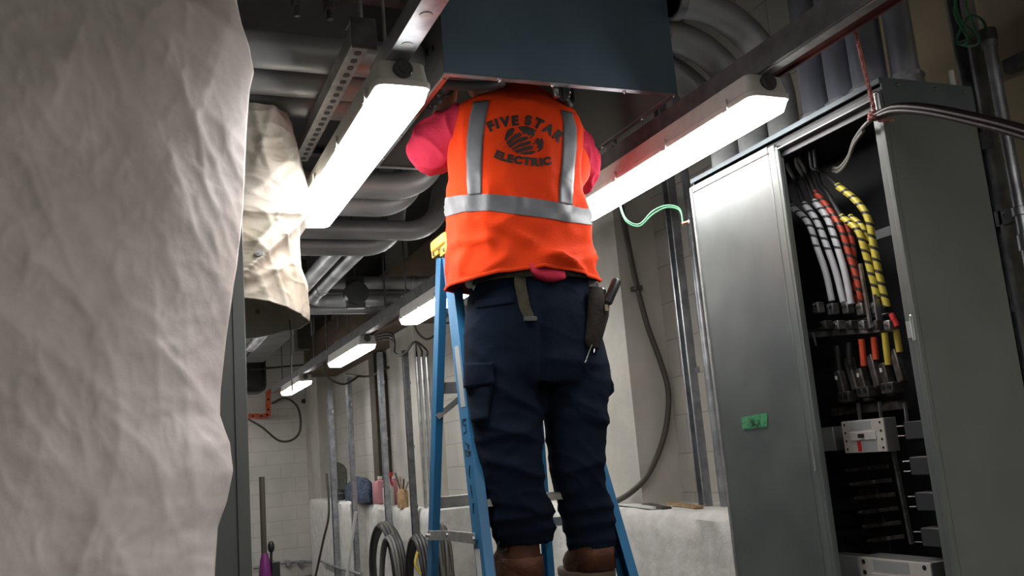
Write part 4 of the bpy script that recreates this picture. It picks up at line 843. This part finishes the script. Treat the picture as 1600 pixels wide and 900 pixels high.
# ------------------------------------------------------------------ the worker
def fit(L_, R_, py, yc, b, n=40, pw=2.3, dx=0):
    c = at((L_ + R_) / 2 + dx, py, y=yc); q = R.transposed() @ (c - EYE); w_ = (R_ - L_) * (-q.z) / F / 2
    ph = math.atan2(c.x, c.y); a = math.sqrt(max(1e-5, w_ * w_ - (b * math.sin(ph)) ** 2)) / math.cos(ph)
    return c, a, b
def ring(c, a, b, n=40, pw=2.3, tilt=0):
    out = []
    for k in range(n):
        th = 6.283185 * k / n; ct, st = math.cos(th), math.sin(th); e = 2 / pw
        x, y = a * abs(ct) ** e * (1 if ct > 0 else -1), b * abs(st) ** e * (1 if st > 0 else -1)
        out.append(c + V((x, y, tilt * y)))
    return out
def tabring(tab, n=48, pw=2.3, sub=4):
    # tab rows: py, L, R, yc, b ; interpolated smoothly
    P = spl([V((r[1], r[2], r[0])) for r in tab], sub); Q = spl([V((r[3], r[4], 0)) for r in tab], sub)
    return [ring(*fit(p.x, p.y, p.z, q.x, q.y), n, pw) for p, q in zip(P, Q)]
def remeshed(mb, name, vox, sm=3):
    me = bpy.data.meshes.new('tmp'); me.from_pydata(mb.v, [], mb.f); bm = bmesh.new(); bm.from_mesh(me); bmesh.ops.recalc_face_normals(bm, faces=bm.faces[:]); bm.to_mesh(me); bm.free()
    o = bpy.data.objects.new('tmp', me); COL.objects.link(o)
    m = o.modifiers.new('r', 'REMESH'); m.mode = 'VOXEL'; m.voxel_size = vox; m.use_smooth_shade = True
    if sm: k = o.modifiers.new('s', 'SMOOTH'); k.iterations = sm; k.factor = .5
    d_ = bpy.context.evaluated_depsgraph_get(); d_.update(); out = bpy.data.meshes.new_from_object(o.evaluated_get(d_)); out.name = name
    bpy.data.objects.remove(o); bpy.data.meshes.remove(me); return out
def put(me, name, m, parent, fn=None):
    nv = [v.normal.copy() for v in me.vertices]
    for v, n_ in zip(me.vertices, nv):
        if fn: v.co = v.co + n_ * fn(v.co, n_)
    for v in me.vertices: v.co -= ORG[parent]
    me.polygons.foreach_set('use_smooth', [True] * len(me.polygons)); me.materials.append(m); me.update()
    return link(name, me, parent, ORG[parent])
PX = V((1.19, 2.69, 1.08)); PB = 2.67
# --- clothes first (shapes), the body is fitted inside
VT = [(446, 702, 930, 2.67, .165), (430, 703, 929, 2.67, .162), (405, 706, 928, 2.67, .158), (380, 708, 924, 2.67, .155), (350, 707, 915, 2.665, .152), (320, 705, 911, 2.665, .15), (290, 703, 908, 2.665, .15), (260, 702, 908, 2.66, .15), (230, 703, 912, 2.66, .148), (205, 705, 912, 2.66, .145), (186, 709, 905, 2.665, .135), (173, 717, 893, 2.67, .12), (163, 733, 878, 2.68, .105), (155, 754, 864, 2.69, .09), (147, 773, 852, 2.70, .075), (138, 787, 838, 2.71, .06)]
vr = tabring(VT, 96, 2.35, 5)
def seg_d(px, py, a, b_):
    dx, dy = b_[0] - a[0], b_[1] - a[1]; tt = min(1, max(0, ((px - a[0]) * dx + (py - a[1]) * dy) / (dx * dx + dy * dy)))
    return math.hypot(px - a[0] - tt * dx, py - a[1] - tt * dy), (1 if dx * (py - a[1]) - dy * (px - a[0]) > 0 else -1), tt
VF = [((782, 348), (850, 388), .008), ((850, 388), (915, 428), .010), ((840, 398), (925, 388), .006), ((870, 412), (925, 398), .006), ((760, 340), (775, 400), .005), ((735, 372), (720, 432), .006), ((900, 290), (930, 385), .006), ((800, 400), (745, 430), .005), ((890, 340), (922, 352), .004), ((770, 270), (765, 310), .004), ((840, 270), (860, 310), .004), ((712, 300), (730, 330), .004), ((780, 150), (840, 158), .004)]
def vest_fold(co):
    px, py = pr(co); s_ = 0
    for a, b_, amp in VF:
        d_, sd, tt = seg_d(px, py, a, b_); s_ += 2.2 * amp * math.exp(-(d_ / (11 if sd > 0 else 3.5)) ** 1.3) * math.sin(math.pi * min(1, max(.08, .1 + .85 * tt)))
    z = co.z; lowf = max(0, min(1, (2.40 - z) / .1)); rg = 1 - abs(noise.noise(V((co.x * 5 + z * 7, co.y * 5, z * 5 - co.x * 6 + 8)))) * 2.2; s_ += .013 * lowf * max(0, rg) ** 3; rg = 1 - abs(noise.noise(V((co.x * 9 - z * 5, co.y * 9, z * 4 + co.x * 5 + 2)))) * 2.2; s_ += .007 * max(0, rg) ** 3
    s_ += -.006 + noise.noise(V((co.x * 9, co.y * 9, z * 5))) * .006 + noise.noise(V((co.x * 22, co.y * 22, z * 12 + 4))) * .0022
    rg = 1 - abs(noise.noise(V((co.x * 7 + z * 2, co.y * 7, z * 6)))) * 2; s_ += .006 * max(0, rg) ** 4 * (1 if z < 2.38 else .3)
    return s_
ctr = [sum(r, V()) / len(r) for r in vr]
for k_, r in enumerate(vr):
    fk = max(0, 1 - k_ / 16)
    if fk:
        for i, p in enumerate(r):
            px = pr(p)[0]; near = max(0, min(1, (2.70 - p.y) / .1))
            r[i] = p + V((0, 0, fk * near * (.020 * math.exp(-((px - 850) / 62) ** 2) + .006 * math.exp(-((px - 770) / 30) ** 2))))
for r, c in zip(vr, ctr):
    for i, p in enumerate(r):
        n_ = (p - c).normalized(); r[i] = p + n_ * vest_fold(p) + V((0, 0, .004 * math.sin(i * .2) if r is vr[0] else 0))
person = t = thing('person', PX, 'worker in orange vest and navy trousers standing on the stepladder, arms up inside the box', 'person')
vm = MB().loft(vr, caps=False); vest = vm.build('safety_vest', M['vest'], t, ang=180)
vb = BVHTree.FromPolygons(vm.v, vm.f)
so = vest.modifiers.new('s', 'SOLIDIFY'); so.thickness = .003; so.offset = -1
# hem binding
MB().loft([[p + (p - ctr[0]).normalized() * o_ + V((0, 0, dz)) for p in vr[0]] for o_, dz in ((.002, -.003), (.004, .0), (.0035, .006), (.001, .009))], caps=False).build('hem_binding', M['vest_trim'], vest, ang=180)
def on(bvh, px, py, off):
    d_ = ray(px, py).normalized(); h, n_, _, _ = bvh.ray_cast(EYE, d_)
    if h is None: return None
    if n_.dot(d_) > 0: n_ = -n_
    return h + n_ * off
def decal(bvh, quad, nx, ny, off, name, m, parent, thick=.0015):
    # quad: function (u,v) -> px,py
    mb = MB(); idx = {}
    for j in range(ny + 1):
        for i in range(nx + 1):
            px, py = quad(i / nx, j / ny); p = on(bvh, px, py, off)
            if p is not None: idx[i, j] = len(mb.v); mb.v.append(p)
    for j in range(ny):
        for i in range(nx):
            k = [(i, j), (i + 1, j), (i + 1, j + 1), (i, j + 1)]
            if all(q in idx for q in k): mb.f.append(tuple(idx[q] for q in k))
    o = mb.build(name, M[m], parent, ang=180)
    sm_ = o.modifiers.new('s', 'SOLIDIFY'); sm_.thickness = thick; sm_.offset = 0
    return o
def strip(cl, cr, nx, ny, *a): # between two px polylines (rows top->bottom)
    def f(u, v):
        y = lerp(cl[0][1], cl[-1][1], v); yr = lerp(cr[0][1], cr[-1][1], v)
        return lerp(interp([(p[1], p[0]) for p in cl], y), interp([(p[1], p[0]) for p in cr], yr), u), lerp(y, yr, u)
    return decal(vb, f, nx, ny, *a)
# horizontal reflective band: taken from the vest rings themselves, all the way round
def band(top, bot):
    mb = MB(); n = 96; rows = []
    for q in range(5):
        row = []
        for i in range(n):
            # left/right heights of the band
            col = [r[i] for r in vr]; px, py0 = pr(col[20]); ang = i / n
            yy = lerp(interp(top, px), interp(bot, px), q / 4)
            best = None
            for a, b_ in zip(col, col[1:]):
                pa, pb = pr(a)[1], pr(b_)[1]
                if col[0].y > PB + .0: # far side: use z of the near band
                    pass
                if (pa - yy) * (pb - yy) <= 0: best = a.lerp(b_, (yy - pa) / (pb - pa) if abs(pb - pa) > 1e-6 else 0); break
            c = V((ctr[15].x, ctr[15].y, best.z)); row.append(best + (best - c).normalized() * .003)
        rows.append(row)
    return mb.loft(rows, caps=False)
hb = band([(700, 310), (725, 305), (765, 303), (800, 306), (850, 312), (880, 318), (912, 326)], [(700, 338), (725, 331), (765, 329), (800, 334), (850, 341), (880, 346), (912, 351)]).build('reflective_band', M['silver'], vest, ang=180)
strip([(740, 160), (734, 185), (730, 215), (729, 250), (730, 280), (732, 306)], [(765, 157), (759, 185), (755, 215), (753, 250), (753, 280), (753, 304)], 6, 40, .0025, 'reflective_band', 'silver', vest)
strip([(876, 172), (880, 190), (879, 230), (877, 260), (874, 290), (873, 317)], [(893, 176), (900, 200), (900, 230), (897, 260), (895, 290), (894, 321)], 6, 40, .0025, 'reflective_band', 'silver', vest)
# lettering
def glyph(ch):
    cu = bpy.data.curves.new('g', 'FONT'); cu.body = ch; cu.size = 1; cu.offset = .07; cu.resolution_u = 6; o = bpy.data.objects.new('g', cu); COL.objects.link(o)
    d_ = bpy.context.evaluated_depsgraph_get(); d_.update(); me = bpy.data.meshes.new_from_object(o.evaluated_get(d_)); bm = bmesh.new(); bm.from_mesh(me)
    bmesh.ops.remove_doubles(bm, verts=bm.verts[:], dist=1e-4); bmesh.ops.triangulate(bm, faces=bm.faces[:]); bmesh.ops.subdivide_edges(bm, edges=[e for e in bm.edges if e.calc_length() > .16], cuts=2); bmesh.ops.triangulate(bm, faces=bm.faces[:])
    vs = [v.co.copy() for v in bm.verts]; fs = [tuple(v.index for v in f.verts) for f in bm.faces]; bm.free(); bpy.data.objects.remove(o); bpy.data.curves.remove(cu); bpy.data.meshes.remove(me)
    x0 = min(v.x for v in vs); x1 = max(v.x for v in vs); y0 = min(v.y for v in vs); y1 = max(v.y for v in vs)
    return [((v.x - x0) / (x1 - x0), (v.y - y0) / (y1 - y0)) for v in vs], fs, (x1 - x0) / (y1 - y0)
def word(txt, base, hgt, name, wide=1.35, gap=.09, space=.55):
    gl = [(glyph(c_) if c_ != ' ' else None) for c_ in txt]; tot = sum((g_[2] * wide + gap) if g_ else space for g_ in gl) - gap
    P = spl([V((*b_, 0)) for b_ in base], 12); L = [0]
    for a, b_ in zip(P, P[1:]): L.append(L[-1] + (b_ - a).length)
    def atl(l):
        for i in range(len(P) - 1):
            if l <= L[i + 1] or i == len(P) - 2: u = (l - L[i]) / (L[i + 1] - L[i]); return P[i].lerp(P[i + 1], u), (P[i + 1] - P[i]).normalized()
    mb = MB(); cur = 0; k = L[-1] / tot
    for g_ in gl:
        if not g_: cur += space; continue
        w_ = g_[2] * wide; p, tg = atl((cur + w_ / 2) * k); nr = V((tg.y, -tg.x, 0)); vs = []
        for u, v in g_[0]: q = p + tg * ((u - .5) * w_ * k) + nr * (v * hgt); vs.append(on(vb, q.x, q.y, .0022) or V())
        mb.add(vs, g_[1]); cur += w_ + gap
    o = mb.build(name, M['ink'], vest, smooth=False); return o
lab(word('FIVE STAR', [(766, 207), (780, 201), (800, 197.5), (826, 197), (842, 203), (858, 212), (873, 224)], 16.5, 'lettering'), 'printed words FIVE STAR in an arch')
lab(word('ELECTRIC', [(771, 246), (784, 251.5), (800, 255.5), (820, 258.5), (842, 260), (862, 257.5)], 13.3, 'lettering', gap=.08), 'printed word ELECTRIC curving beneath')
GL = [[(640, 520), (655, 490), (678, 474), (695, 474), (703, 484), (690, 510), (662, 535), (642, 560), (634, 545)], [(645, 568), (700, 515), (732, 502), (748, 508), (745, 528), (705, 545), (657, 588)], [(657, 594), (720, 545), (775, 527), (795, 536), (782, 553), (722, 572), (674, 606)], [(680, 611), (742, 574), (800, 558), (814, 570), (797, 584), (737, 600), (692, 622)], [(697, 626), (762, 600), (812, 588), (829, 600), (815, 616), (767, 626), (717, 640)], [(727, 643), (780, 630), (830, 624), (840, 636), (815, 649), (770, 652)],
      [(722, 470), (745, 462), (780, 460), (820, 475), (852, 492), (832, 500), (836, 522), (820, 531), (806, 514), (794, 526), (780, 505), (764, 516), (752, 496), (736, 484)], [(800, 534), (822, 528), (812, 546)], [(842, 546), (860, 538), (870, 554), (884, 536), (896, 568), (892, 602), (874, 626), (852, 637), (866, 610), (846, 602), (862, 586), (840, 572)], [(820, 575), (838, 570), (834, 588)]]
mb = MB()
import mathutils.geometry as mg
for poly in GL:
    P2 = []
    for a, b_ in zip(poly, poly[1:] + poly[:1]): P2 += [(lerp(a[0], b_[0], k / 3), lerp(a[1], b_[1], k / 3)) for k in range(3)]
    tri = mg.tessellate_polygon([[V((x, y, 0)) for x, y in P2]]); mb.add([on(vb, 640 + x / 4.285, 90 + y / 4.285, .0026) for x, y in P2], tri)
for a, b_, w_ in (((640, 545), (575, 615), 2), ((657, 590), (600, 635), 2), ((675, 607), (630, 648), 2), ((697, 625), (655, 660), 2), ((720, 640), (690, 660), 1.5)):
    mb.add([on(vb, 640 + x / 4.285, 90 + y / 4.285, .0024) for x, y in ((a[0], a[1] - w_), (a[0], a[1] + w_), (b_[0], b_[1]))], [(0, 1, 2)])
lab(mb.build('globe_emblem', M['ink'], vest, smooth=False), 'printed striped globe emblem with jagged continents')

# --- trousers
HT = [(428, 742, 921, 2.67, .135), (440, 739, 924, 2.67, .14), (460, 733, 928, 2.67, .145), (490, 728, 934, 2.67, .15), (520, 726, 940, 2.67, .15), (550, 727, 946, 2.67, .145), (580, 729, 952, 2.665, .135), (605, 731, 955, 2.665, .12)]
LL = [(540, 730, 842, 2.67, .11), (600, 730, 846, 2.665, .115), (640, 734, 849, 2.66, .105), (680, 741, 849, 2.655, .095), (720, 748, 850, 2.65, .09), (760, 756, 852, 2.655, .088), (800, 763, 860, 2.665, .085), (835, 772, 866, 2.675, .082), (850, 776, 865, 2.68, .080)]
RL = [(540, 836, 944, 2.67, .11), (600, 842, 957, 2.665, .115), (640, 847, 950, 2.66, .105), (680, 851, 947, 2.655, .095), (720, 856, 946, 2.65, .09), (760, 864, 949, 2.655, .088), (800, 876, 959, 2.665, .085), (835, 884, 964, 2.675, .085), (872, 892, 967, 2.68, .085)]
mb = MB(); mb.loft(tabring(HT, 48, 2.3)); mb.loft(tabring(LL, 40, 2.1)); mb.loft(tabring(RL, 40, 2.1))
tm = remeshed(mb, 'trousers', .0075, 3)
TF = [((745, 660), (850, 690), .012), ((752, 690), (815, 672), .008), ((765, 720), (848, 745), .010), ((770, 815), (862, 800), .014), ((775, 838), (862, 826), .012), ((770, 785), (855, 795), .008), ((870, 745), (945, 720), .009), ((878, 800), (960, 790), .012), ((885, 825), (960, 815), .012), ((890, 850), (962, 842), .010), ((850, 640), (940, 660), .007), ((855, 600), (930, 640), .007), ((770, 600), (840, 640), .008), ((905, 640), (948, 660), .010), ((745, 480), (800, 470), .005), ((735, 545), (800, 590), .006), ((860, 560), (940, 570), .006), ((846, 470), (848, 620), -.012), ((800, 700), (845, 650), .007), ((860, 780), (900, 770), .007)]
def tfold(co, n_):
    px, py = pr(co); s_ = 0
    for a, b_, amp in TF:
        d_, sd, tt = seg_d(px, py, a, b_); s_ += .75 * amp * math.exp(-(d_ / (12 if sd < 0 else 6)) ** 1.5)
    s_ *= 1 if n_.y < .2 else .3
    lo = max(0, (1.75 - co.z) / .6)
    rg = 1 - abs(noise.noise(V((co.x * 7, co.y * 7, co.z * 16 + co.x * 6)))) * 2; s_ += (.002 + .004 * lo) * max(0, rg) ** 3
    return s_ + noise.noise(V((co.x * 11, co.y * 11, co.z * 7))) * .005 - .004
tb_me = tm; trous = put(tm, 'trousers', M['navy'], t, tfold)
tb = BVHTree.FromPolygons([v.co + ORG[t] for v in trous.data.vertices], [tuple(p.vertices) for p in trous.data.polygons])
def tdecal(c4, nx, ny, off, name, m, par, thick=.004):
    (ax, ay), (bx, by), (cx2, cy2), (dx, dy) = c4
    return decal(tb, lambda u, v: (lerp(lerp(ax, bx, u), lerp(dx, cx2, u), v), lerp(lerp(ay, by, u), lerp(dy, cy2, u), v)), nx, ny, off, name, m, par, thick)
pk = tdecal([(732, 602), (770, 600), (764, 655), (742, 660)], 10, 12, .006, 'cargo_pocket', 'navy', trous, .012)
tdecal([(731, 568), (772, 566), (773, 600), (731, 606)], 12, 8, .011, 'pocket_flap', 'navy', pk, .008)
tdecal([(742, 470), (800, 463), (804, 474), (744, 482)], 12, 4, .0012, 'back_pocket_seam', 'navy', trous, .002)
pts = at(950, 585, y=2.66); pk = MB().loft([[at(x_, y_, y=2.60 + d_) for x_, y_ in ((940, 580), (952, 584), (959, 600), (960, 612), (950, 622), (938, 618))] for d_ in (0, .03, .09, .11)]).build('cargo_pocket', M['navy'], trous, bevel=.004)
# --- belt
bt_r = tabring([(424, 742, 921, 2.67, .14), (447, 737, 926, 2.67, .147)], 48, 2.3, 4)
belt = MB().loft([[p + (p - sum(r, V()) / len(r)).normalized() * .004 for p in r] for r in bt_r], caps=False).build('belt', M['belt'], t, ang=180)
bm_ = belt.modifiers.new('s', 'SOLIDIFY'); bm_.thickness = .006; bm_.offset = 1
tbb = tb
P = [(812, 428), (812, 445), (815, 462), (820, 482), (828, 500)]; pp = []
for i, q in enumerate(P): h = on(tb, *q, .016 - .002 * abs(i - 1)); pp.append(h or at(*q, y=2.53))
sm_ = spl(pp, 6); mb = MB(); rows = []
for i, p in enumerate(sm_):
    rows.append([p + V((-.019, 0, 0)), p + V((.019, .002, 0)), p + V((.019, .006, 0)), p + V((-.019, .004, 0))])
mb.loft(rows); st_ = lab(mb.build('belt_strap', M['belt'], belt, ang=60), 'loose olive strap end hanging down the seat'); e = sm_[-1]
lab(MB().box(e + V((-.021, -.003, -.006)), e + V((.021, .008, .008))).build('strap_tip', M['latch'], st_, bevel=.002), 'dark metal strap tip')
h = on(tb, 741, 446, .012) or at(741, 446, y=2.62); MB().ball(h + V((-.004, 0, .004)), .016, .014, .020).ball(h + V((.010, -.004, -.012)), .009, .009, .014).build('belt_knot', M['paper'], belt)
# --- pink shirt: tail and sleeves
h0 = [at(x_, 430, y=2.53) for x_ in (826, 837, 850, 863, 878)]
rows = []
for i, p in enumerate(h0):
    a = (i - 2) / 2.6; dp_ = .032 * (1 - a * a); c = V((p.x, 2.514, at(850, 424, y=2.52).z - .006 * (i - 2))); rows.append([c + V((0, .03, .02)), c + V((0, -.004, .012)), c + V((0, -.012, -dp_ * .6)), c + V((0, -.006, -dp_)), c + V((0, .03, -dp_))])
MB().loft(rows).build('shirt_tail', M['pink'], t, ang=180)
def sleeve_fold(co, n_):
    rg = 1 - abs(noise.noise(V((co.x * 14, co.y * 10, co.z * 9 + co.x * 8)))) * 2
    return .011 * max(0, rg) ** 3 + noise.noise(co * 12) * .006
SL, EL, HL = V((1.02, 2.69, 2.575)), V((.985, 2.86, 2.56)), V((1.09, 2.93, 2.86))
SR, ER, HR = V((1.36, 2.66, 2.56)), V((1.505, 2.80, 2.485)), V((1.38, 2.92, 2.84))
sl = MB(); sl.chain([SL, (.972, 2.745, 2.552), (.955, 2.80, 2.535), (.962, 2.845, 2.55)], [.074, .084, .082, .076], 24)
put(remeshed(sl, 'shirt_sleeve', .006, 2), 'shirt_sleeve', M['pink'], t, sleeve_fold)
sl = MB(); sl.chain([SR, (1.415, 2.70, 2.53), (1.468, 2.75, 2.485), (1.485, 2.78, 2.47)], [.07, .078, .078, .072], 24)
put(remeshed(sl, 'shirt_sleeve', .006, 2), 'shirt_sleeve', M['pink'], t, sleeve_fold)
# vest armhole edge standing over the right sleeve
sl = MB(); rows = []
for u in range(13):
    a = u / 12; py = lerp(186, 303, a); pxe = interp([(186, 905), (205, 915), (230, 920), (262, 923), (278, 921), (290, 912), (303, 904)], py)
    inner = at(pxe - 26, py, y=2.60); outer = at(pxe, py, y=2.645 + .03 * math.sin(a * 3.14)); mid_ = inner.lerp(outer, .55) + V((0, -.016, 0)); mid2 = inner.lerp(outer, .85) + V((0, -.012, 0)); rows.append([inner, inner.lerp(outer, .25) + V((0, -.012, 0)), mid_, mid2, outer, outer + V((-.004, .012, 0)), mid_ + V((0, .014, 0))])
sl.loft(rows).build('vest_armhole', M['vest'], vest, ang=180)
# --- body, one continuous surface
body = MB(); nc = V((1.185, 2.715, 2.66)); hd = V((1.165, 2.80, 2.845))
tor = [(at(818, 430, y=2.67), .155, .10), (at(815, 380, y=2.67), .15, .10), (at(812, 300, y=2.67), .16, .10), (at(812, 230, y=2.67), .175, .095), (at(812, 195, y=2.675), .17, .08)]
body.loft([ring(c, a, b, 28, 2.2) for c, a, b in tor])
body.chain([tor[-1][0] + V((0, 0, -.03)), nc, hd + V((0, -.02, -.09))], [.085, .062, .058], 20)
# head: skull, jaw, face parts; looks up and forward (+Y)
body.ball(hd + V((0, .0, .03)), .076, .096, .088, 20, 14); body.ball(hd + V((0, .035, -.045)), .058, .062, .062, 18, 12)
body.chain([hd + V((0, .088, .035)), hd + V((0, .112, -.012))], [.010, .015], 10); body.ball(hd + V((0, .09, -.055)), .026, .014, .008); body.ball(hd + V((0, .088, -.066)), .024, .014, .007)
for s_ in (-1, 1):
    body.ball(hd + V((s_ * .078, -.005, .0)), .010, .022, .034); body.ball(hd + V((s_ * .03, .082, .03)), .018, .012, .008)
def arm(S, E, H, s_):
    body.chain([S, S.lerp(E, .5) + V((s_ * .01, 0, -.012)), E], [.055, .052, .043], 18); body.chain([E, E.lerp(H, .35), E.lerp(H, .9)], [.043, .044, .028], 18)
    u = (H - E).normalized(); side = u.cross(V((0, 1, 0))).normalized() * s_; fw = side.cross(u) * s_
    body.chain([E.lerp(H, .9), H + u * .02, H + u * .07], [.027, .034, .034], 14)
    for k, (o_, l_) in enumerate(((-.027, .07), (-.009, .08), (.009, .076), (.027, .06))):
        a = H + u * .07 + side * o_; body.chain([a, a + u * l_ * .5 + fw * .006, a + u * l_ * .75 + fw * .03, a + u * l_ * .6 + fw * .05], [.010, .0095, .009, .008], 8)
    a = H + u * .02 - side * .032; body.chain([a, a - side * .022 + u * .025 + fw * .012, a - side * .018 + u * .055 + fw * .03], [.012, .0105, .009], 8)
arm(SL, EL, HL, -1); arm(SR, ER, HR, 1)
for T_, s_ in ((LL, -1), (RL, 1)):
    q = [fit(r[1], r[2], r[0], r[3], r[4])[0] for r in T_]; c0 = tor[0][0] + V((s_ * .07, 0, -.03))
    body.chain([c0, q[1], q[4], q[6], V((q[8].x, 2.70, 1.17))], [.085, .078, .055, .045, .038], 20)
put(remeshed(body, 'body', .0055, 2), 'body', M['skin'], t)
hr = MB(); hr.ball(hd + V((0, -.012, .045)), .083, .098, .086, 22, 14); hr.ball(hd + V((0, -.055, -.05)), .066, .05, .07, 20, 12); put(remeshed(hr, 'hair', .006, 1), 'hair', M['hair'], t, lambda c, n_: noise.noise(c * 60) * .003)
# --- boots: heel towards us, toes over the step
def boot(cx_, toe):
    cy = 2.672; z0 = 1.102; b_ = MB(); rows = []
    for z, a, bb, dy in ((z0 + .02, .066, .135, .055), (z0 + .05, .068, .135, .053), (z0 + .075, .066, .115, .040), (z0 + .10, .062, .085, .012), (z0 + .13, .054, .068, .004), (z0 + .16, .044, .054, .012), (z0 + .20, .040, .046, .014)):
        r = ring(V((cx_ + toe * (.030 if toe < 0 else .008) * max(0, 1 - (z - z0) / .14), cy + dy, z)), a, bb, 36, 2.2)
        for i, p in enumerate(r):
            v_ = (p.y - cy - dy) / bb; r[i] = p + V((toe * max(0, v_) * .03, 0, noise.noise(p * 14) * .003 - (.03 * max(0, v_) ** 2 if z > z0 + .09 else 0)))
        rows.append(r)
    bo = b_.loft(rows).build('boot', M['leather'], t, ang=80)
    MB().loft([[V((cx_ + (p.x - cx_) * k_, cy + .055 + (p.y - cy - .055) * k_, z)) for p in ring(V((cx_ + toe * (.028 if toe < 0 else .007), cy + .055, 0)), .066, .138, 36, 2.4)] for z, k_ in ((z0, .98), (z0 + .004, 1.02), (z0 + .022, 1.03), (z0 + .026, .99))]).build('sole', M['sole'], bo, ang=50)
    MB().tube([p + V((0, 0, .0)) for p in ring(V((cx_, cy + .014, z0 + .195)), .042, .048, 24, 2.2)] + [ring(V((cx_, cy + .014, z0 + .195)), .042, .048, 24, 2.2)[0]], .007, 8).build('collar', M['leather'], bo)
    hz = ring(V((cx_ + toe * .008, cy + .004, 0)), .060, .088, 36, 2.2)
    cn = MB().loft([[V((p.x, p.y - .001, z)) for p in hz if p.y < cy + .01] for z in (z0 + .03, z0 + .07, z0 + .095)], caps=False, close=False).build('heel_counter', M['leather'], bo, ang=80)
    sc_ = cn.modifiers.new('s', 'SOLIDIFY'); sc_.thickness = .004; sc_.offset = 1
    return bo
lc = at(824, 885, y=2.64); rc = at(931, 888, y=2.64)
bl = boot(lc.x, -1); boot(rc.x, 1)
p = lc + V((-.055, .02, .06)); MB().tube(spl([p + V((.01, 0, .03)), p + V((-.022, -.004, .022)), p + V((-.030, -.004, -.006)), p + V((-.008, -.004, -.008)), p + V((.004, 0, .012))], 6), .0028, 8).build('lace_loop', M['rubber'], bl)

# --- pouch on the belt and its tools
def pm(px, py, y): return at(px, py, y=y)
t2 = thing('tool_pouch', pm(935, 560, 2.64), 'worn brown leather tool pouch hanging at the right hip', 'tool pouch')
rows = []
for (lx, ly), (rx, ry), dd in (((922, 448), (944, 452), .018), ((920, 465), (951, 474), .024), ((919, 490), (950, 494), .026), ((916, 515), (944, 516), .024), ((914, 532), (939, 534), .02), ((918, 542), (936, 545), .014)):
    a, b_ = pm(lx, ly, 2.535), pm(rx, ry, 2.555); rows.append([a.lerp(b_, k / 6) + V((0, -dd * math.sin(math.pi * (.08 + .84 * k / 6)), 0)) for k in range(7)] + [b_.lerp(a, k / 6) + V((0, dd * math.sin(math.pi * (.08 + .84 * k / 6)), 0)) for k in range(7)])
pb = MB().loft(rows).build('pouch_body', M['pouch'], t2, ang=70)
MB().bar(pm(921, 432, 2.58), pm(928, 462, 2.575), .03, .012, (0, 1, 0)).bar(pm(929, 440, 2.58), pm(933, 470, 2.58), .022, .014, (0, 1, 0)).build('belt_loop', M['rubber'], t2, bevel=.004)
c = pm(947, 481, 2.522); lab(MB().box(c + V((-.006, -.004, -.010)), c + V((.006, .003, .010))).build('brass_mark', M['eyelet'], pb), 'small brassy mark')
def driver(px0, py0, px1, py1, px2, py2, y, r, lb):
    t3 = thing('screwdriver', pm(px2, py2, y), lb, 'screwdriver'); a, b_, c = pm(px0, py0, y), pm(px1, py1, y), pm(px2, py2, y)
    hn = MB().tube([a, a.lerp(b_, .06), a.lerp(b_, .5), a.lerp(b_, .92), b_], [r * .86, r, r * .95, r * .9, r * .5], 10).build('handle', M['black'], t3)
    lab(MB().tube([a + (a - b_).normalized() * .003, a], [r * .5, r * .7], 12).build('butt_cap', M['steel'], hn), 'bright end cap')
    MB().tube([b_, c], .0028, 8).build('shaft', M['steel'], t3)
driver(964, 438, 948, 476, 914, 567, 2.53, .0165, 'screwdriver with thick dark handle sticking out highest from the pouch')
driver(941, 452, 938, 470, 928, 551, 2.545, .014, 'screwdriver set low in the pouch, short handle showing')
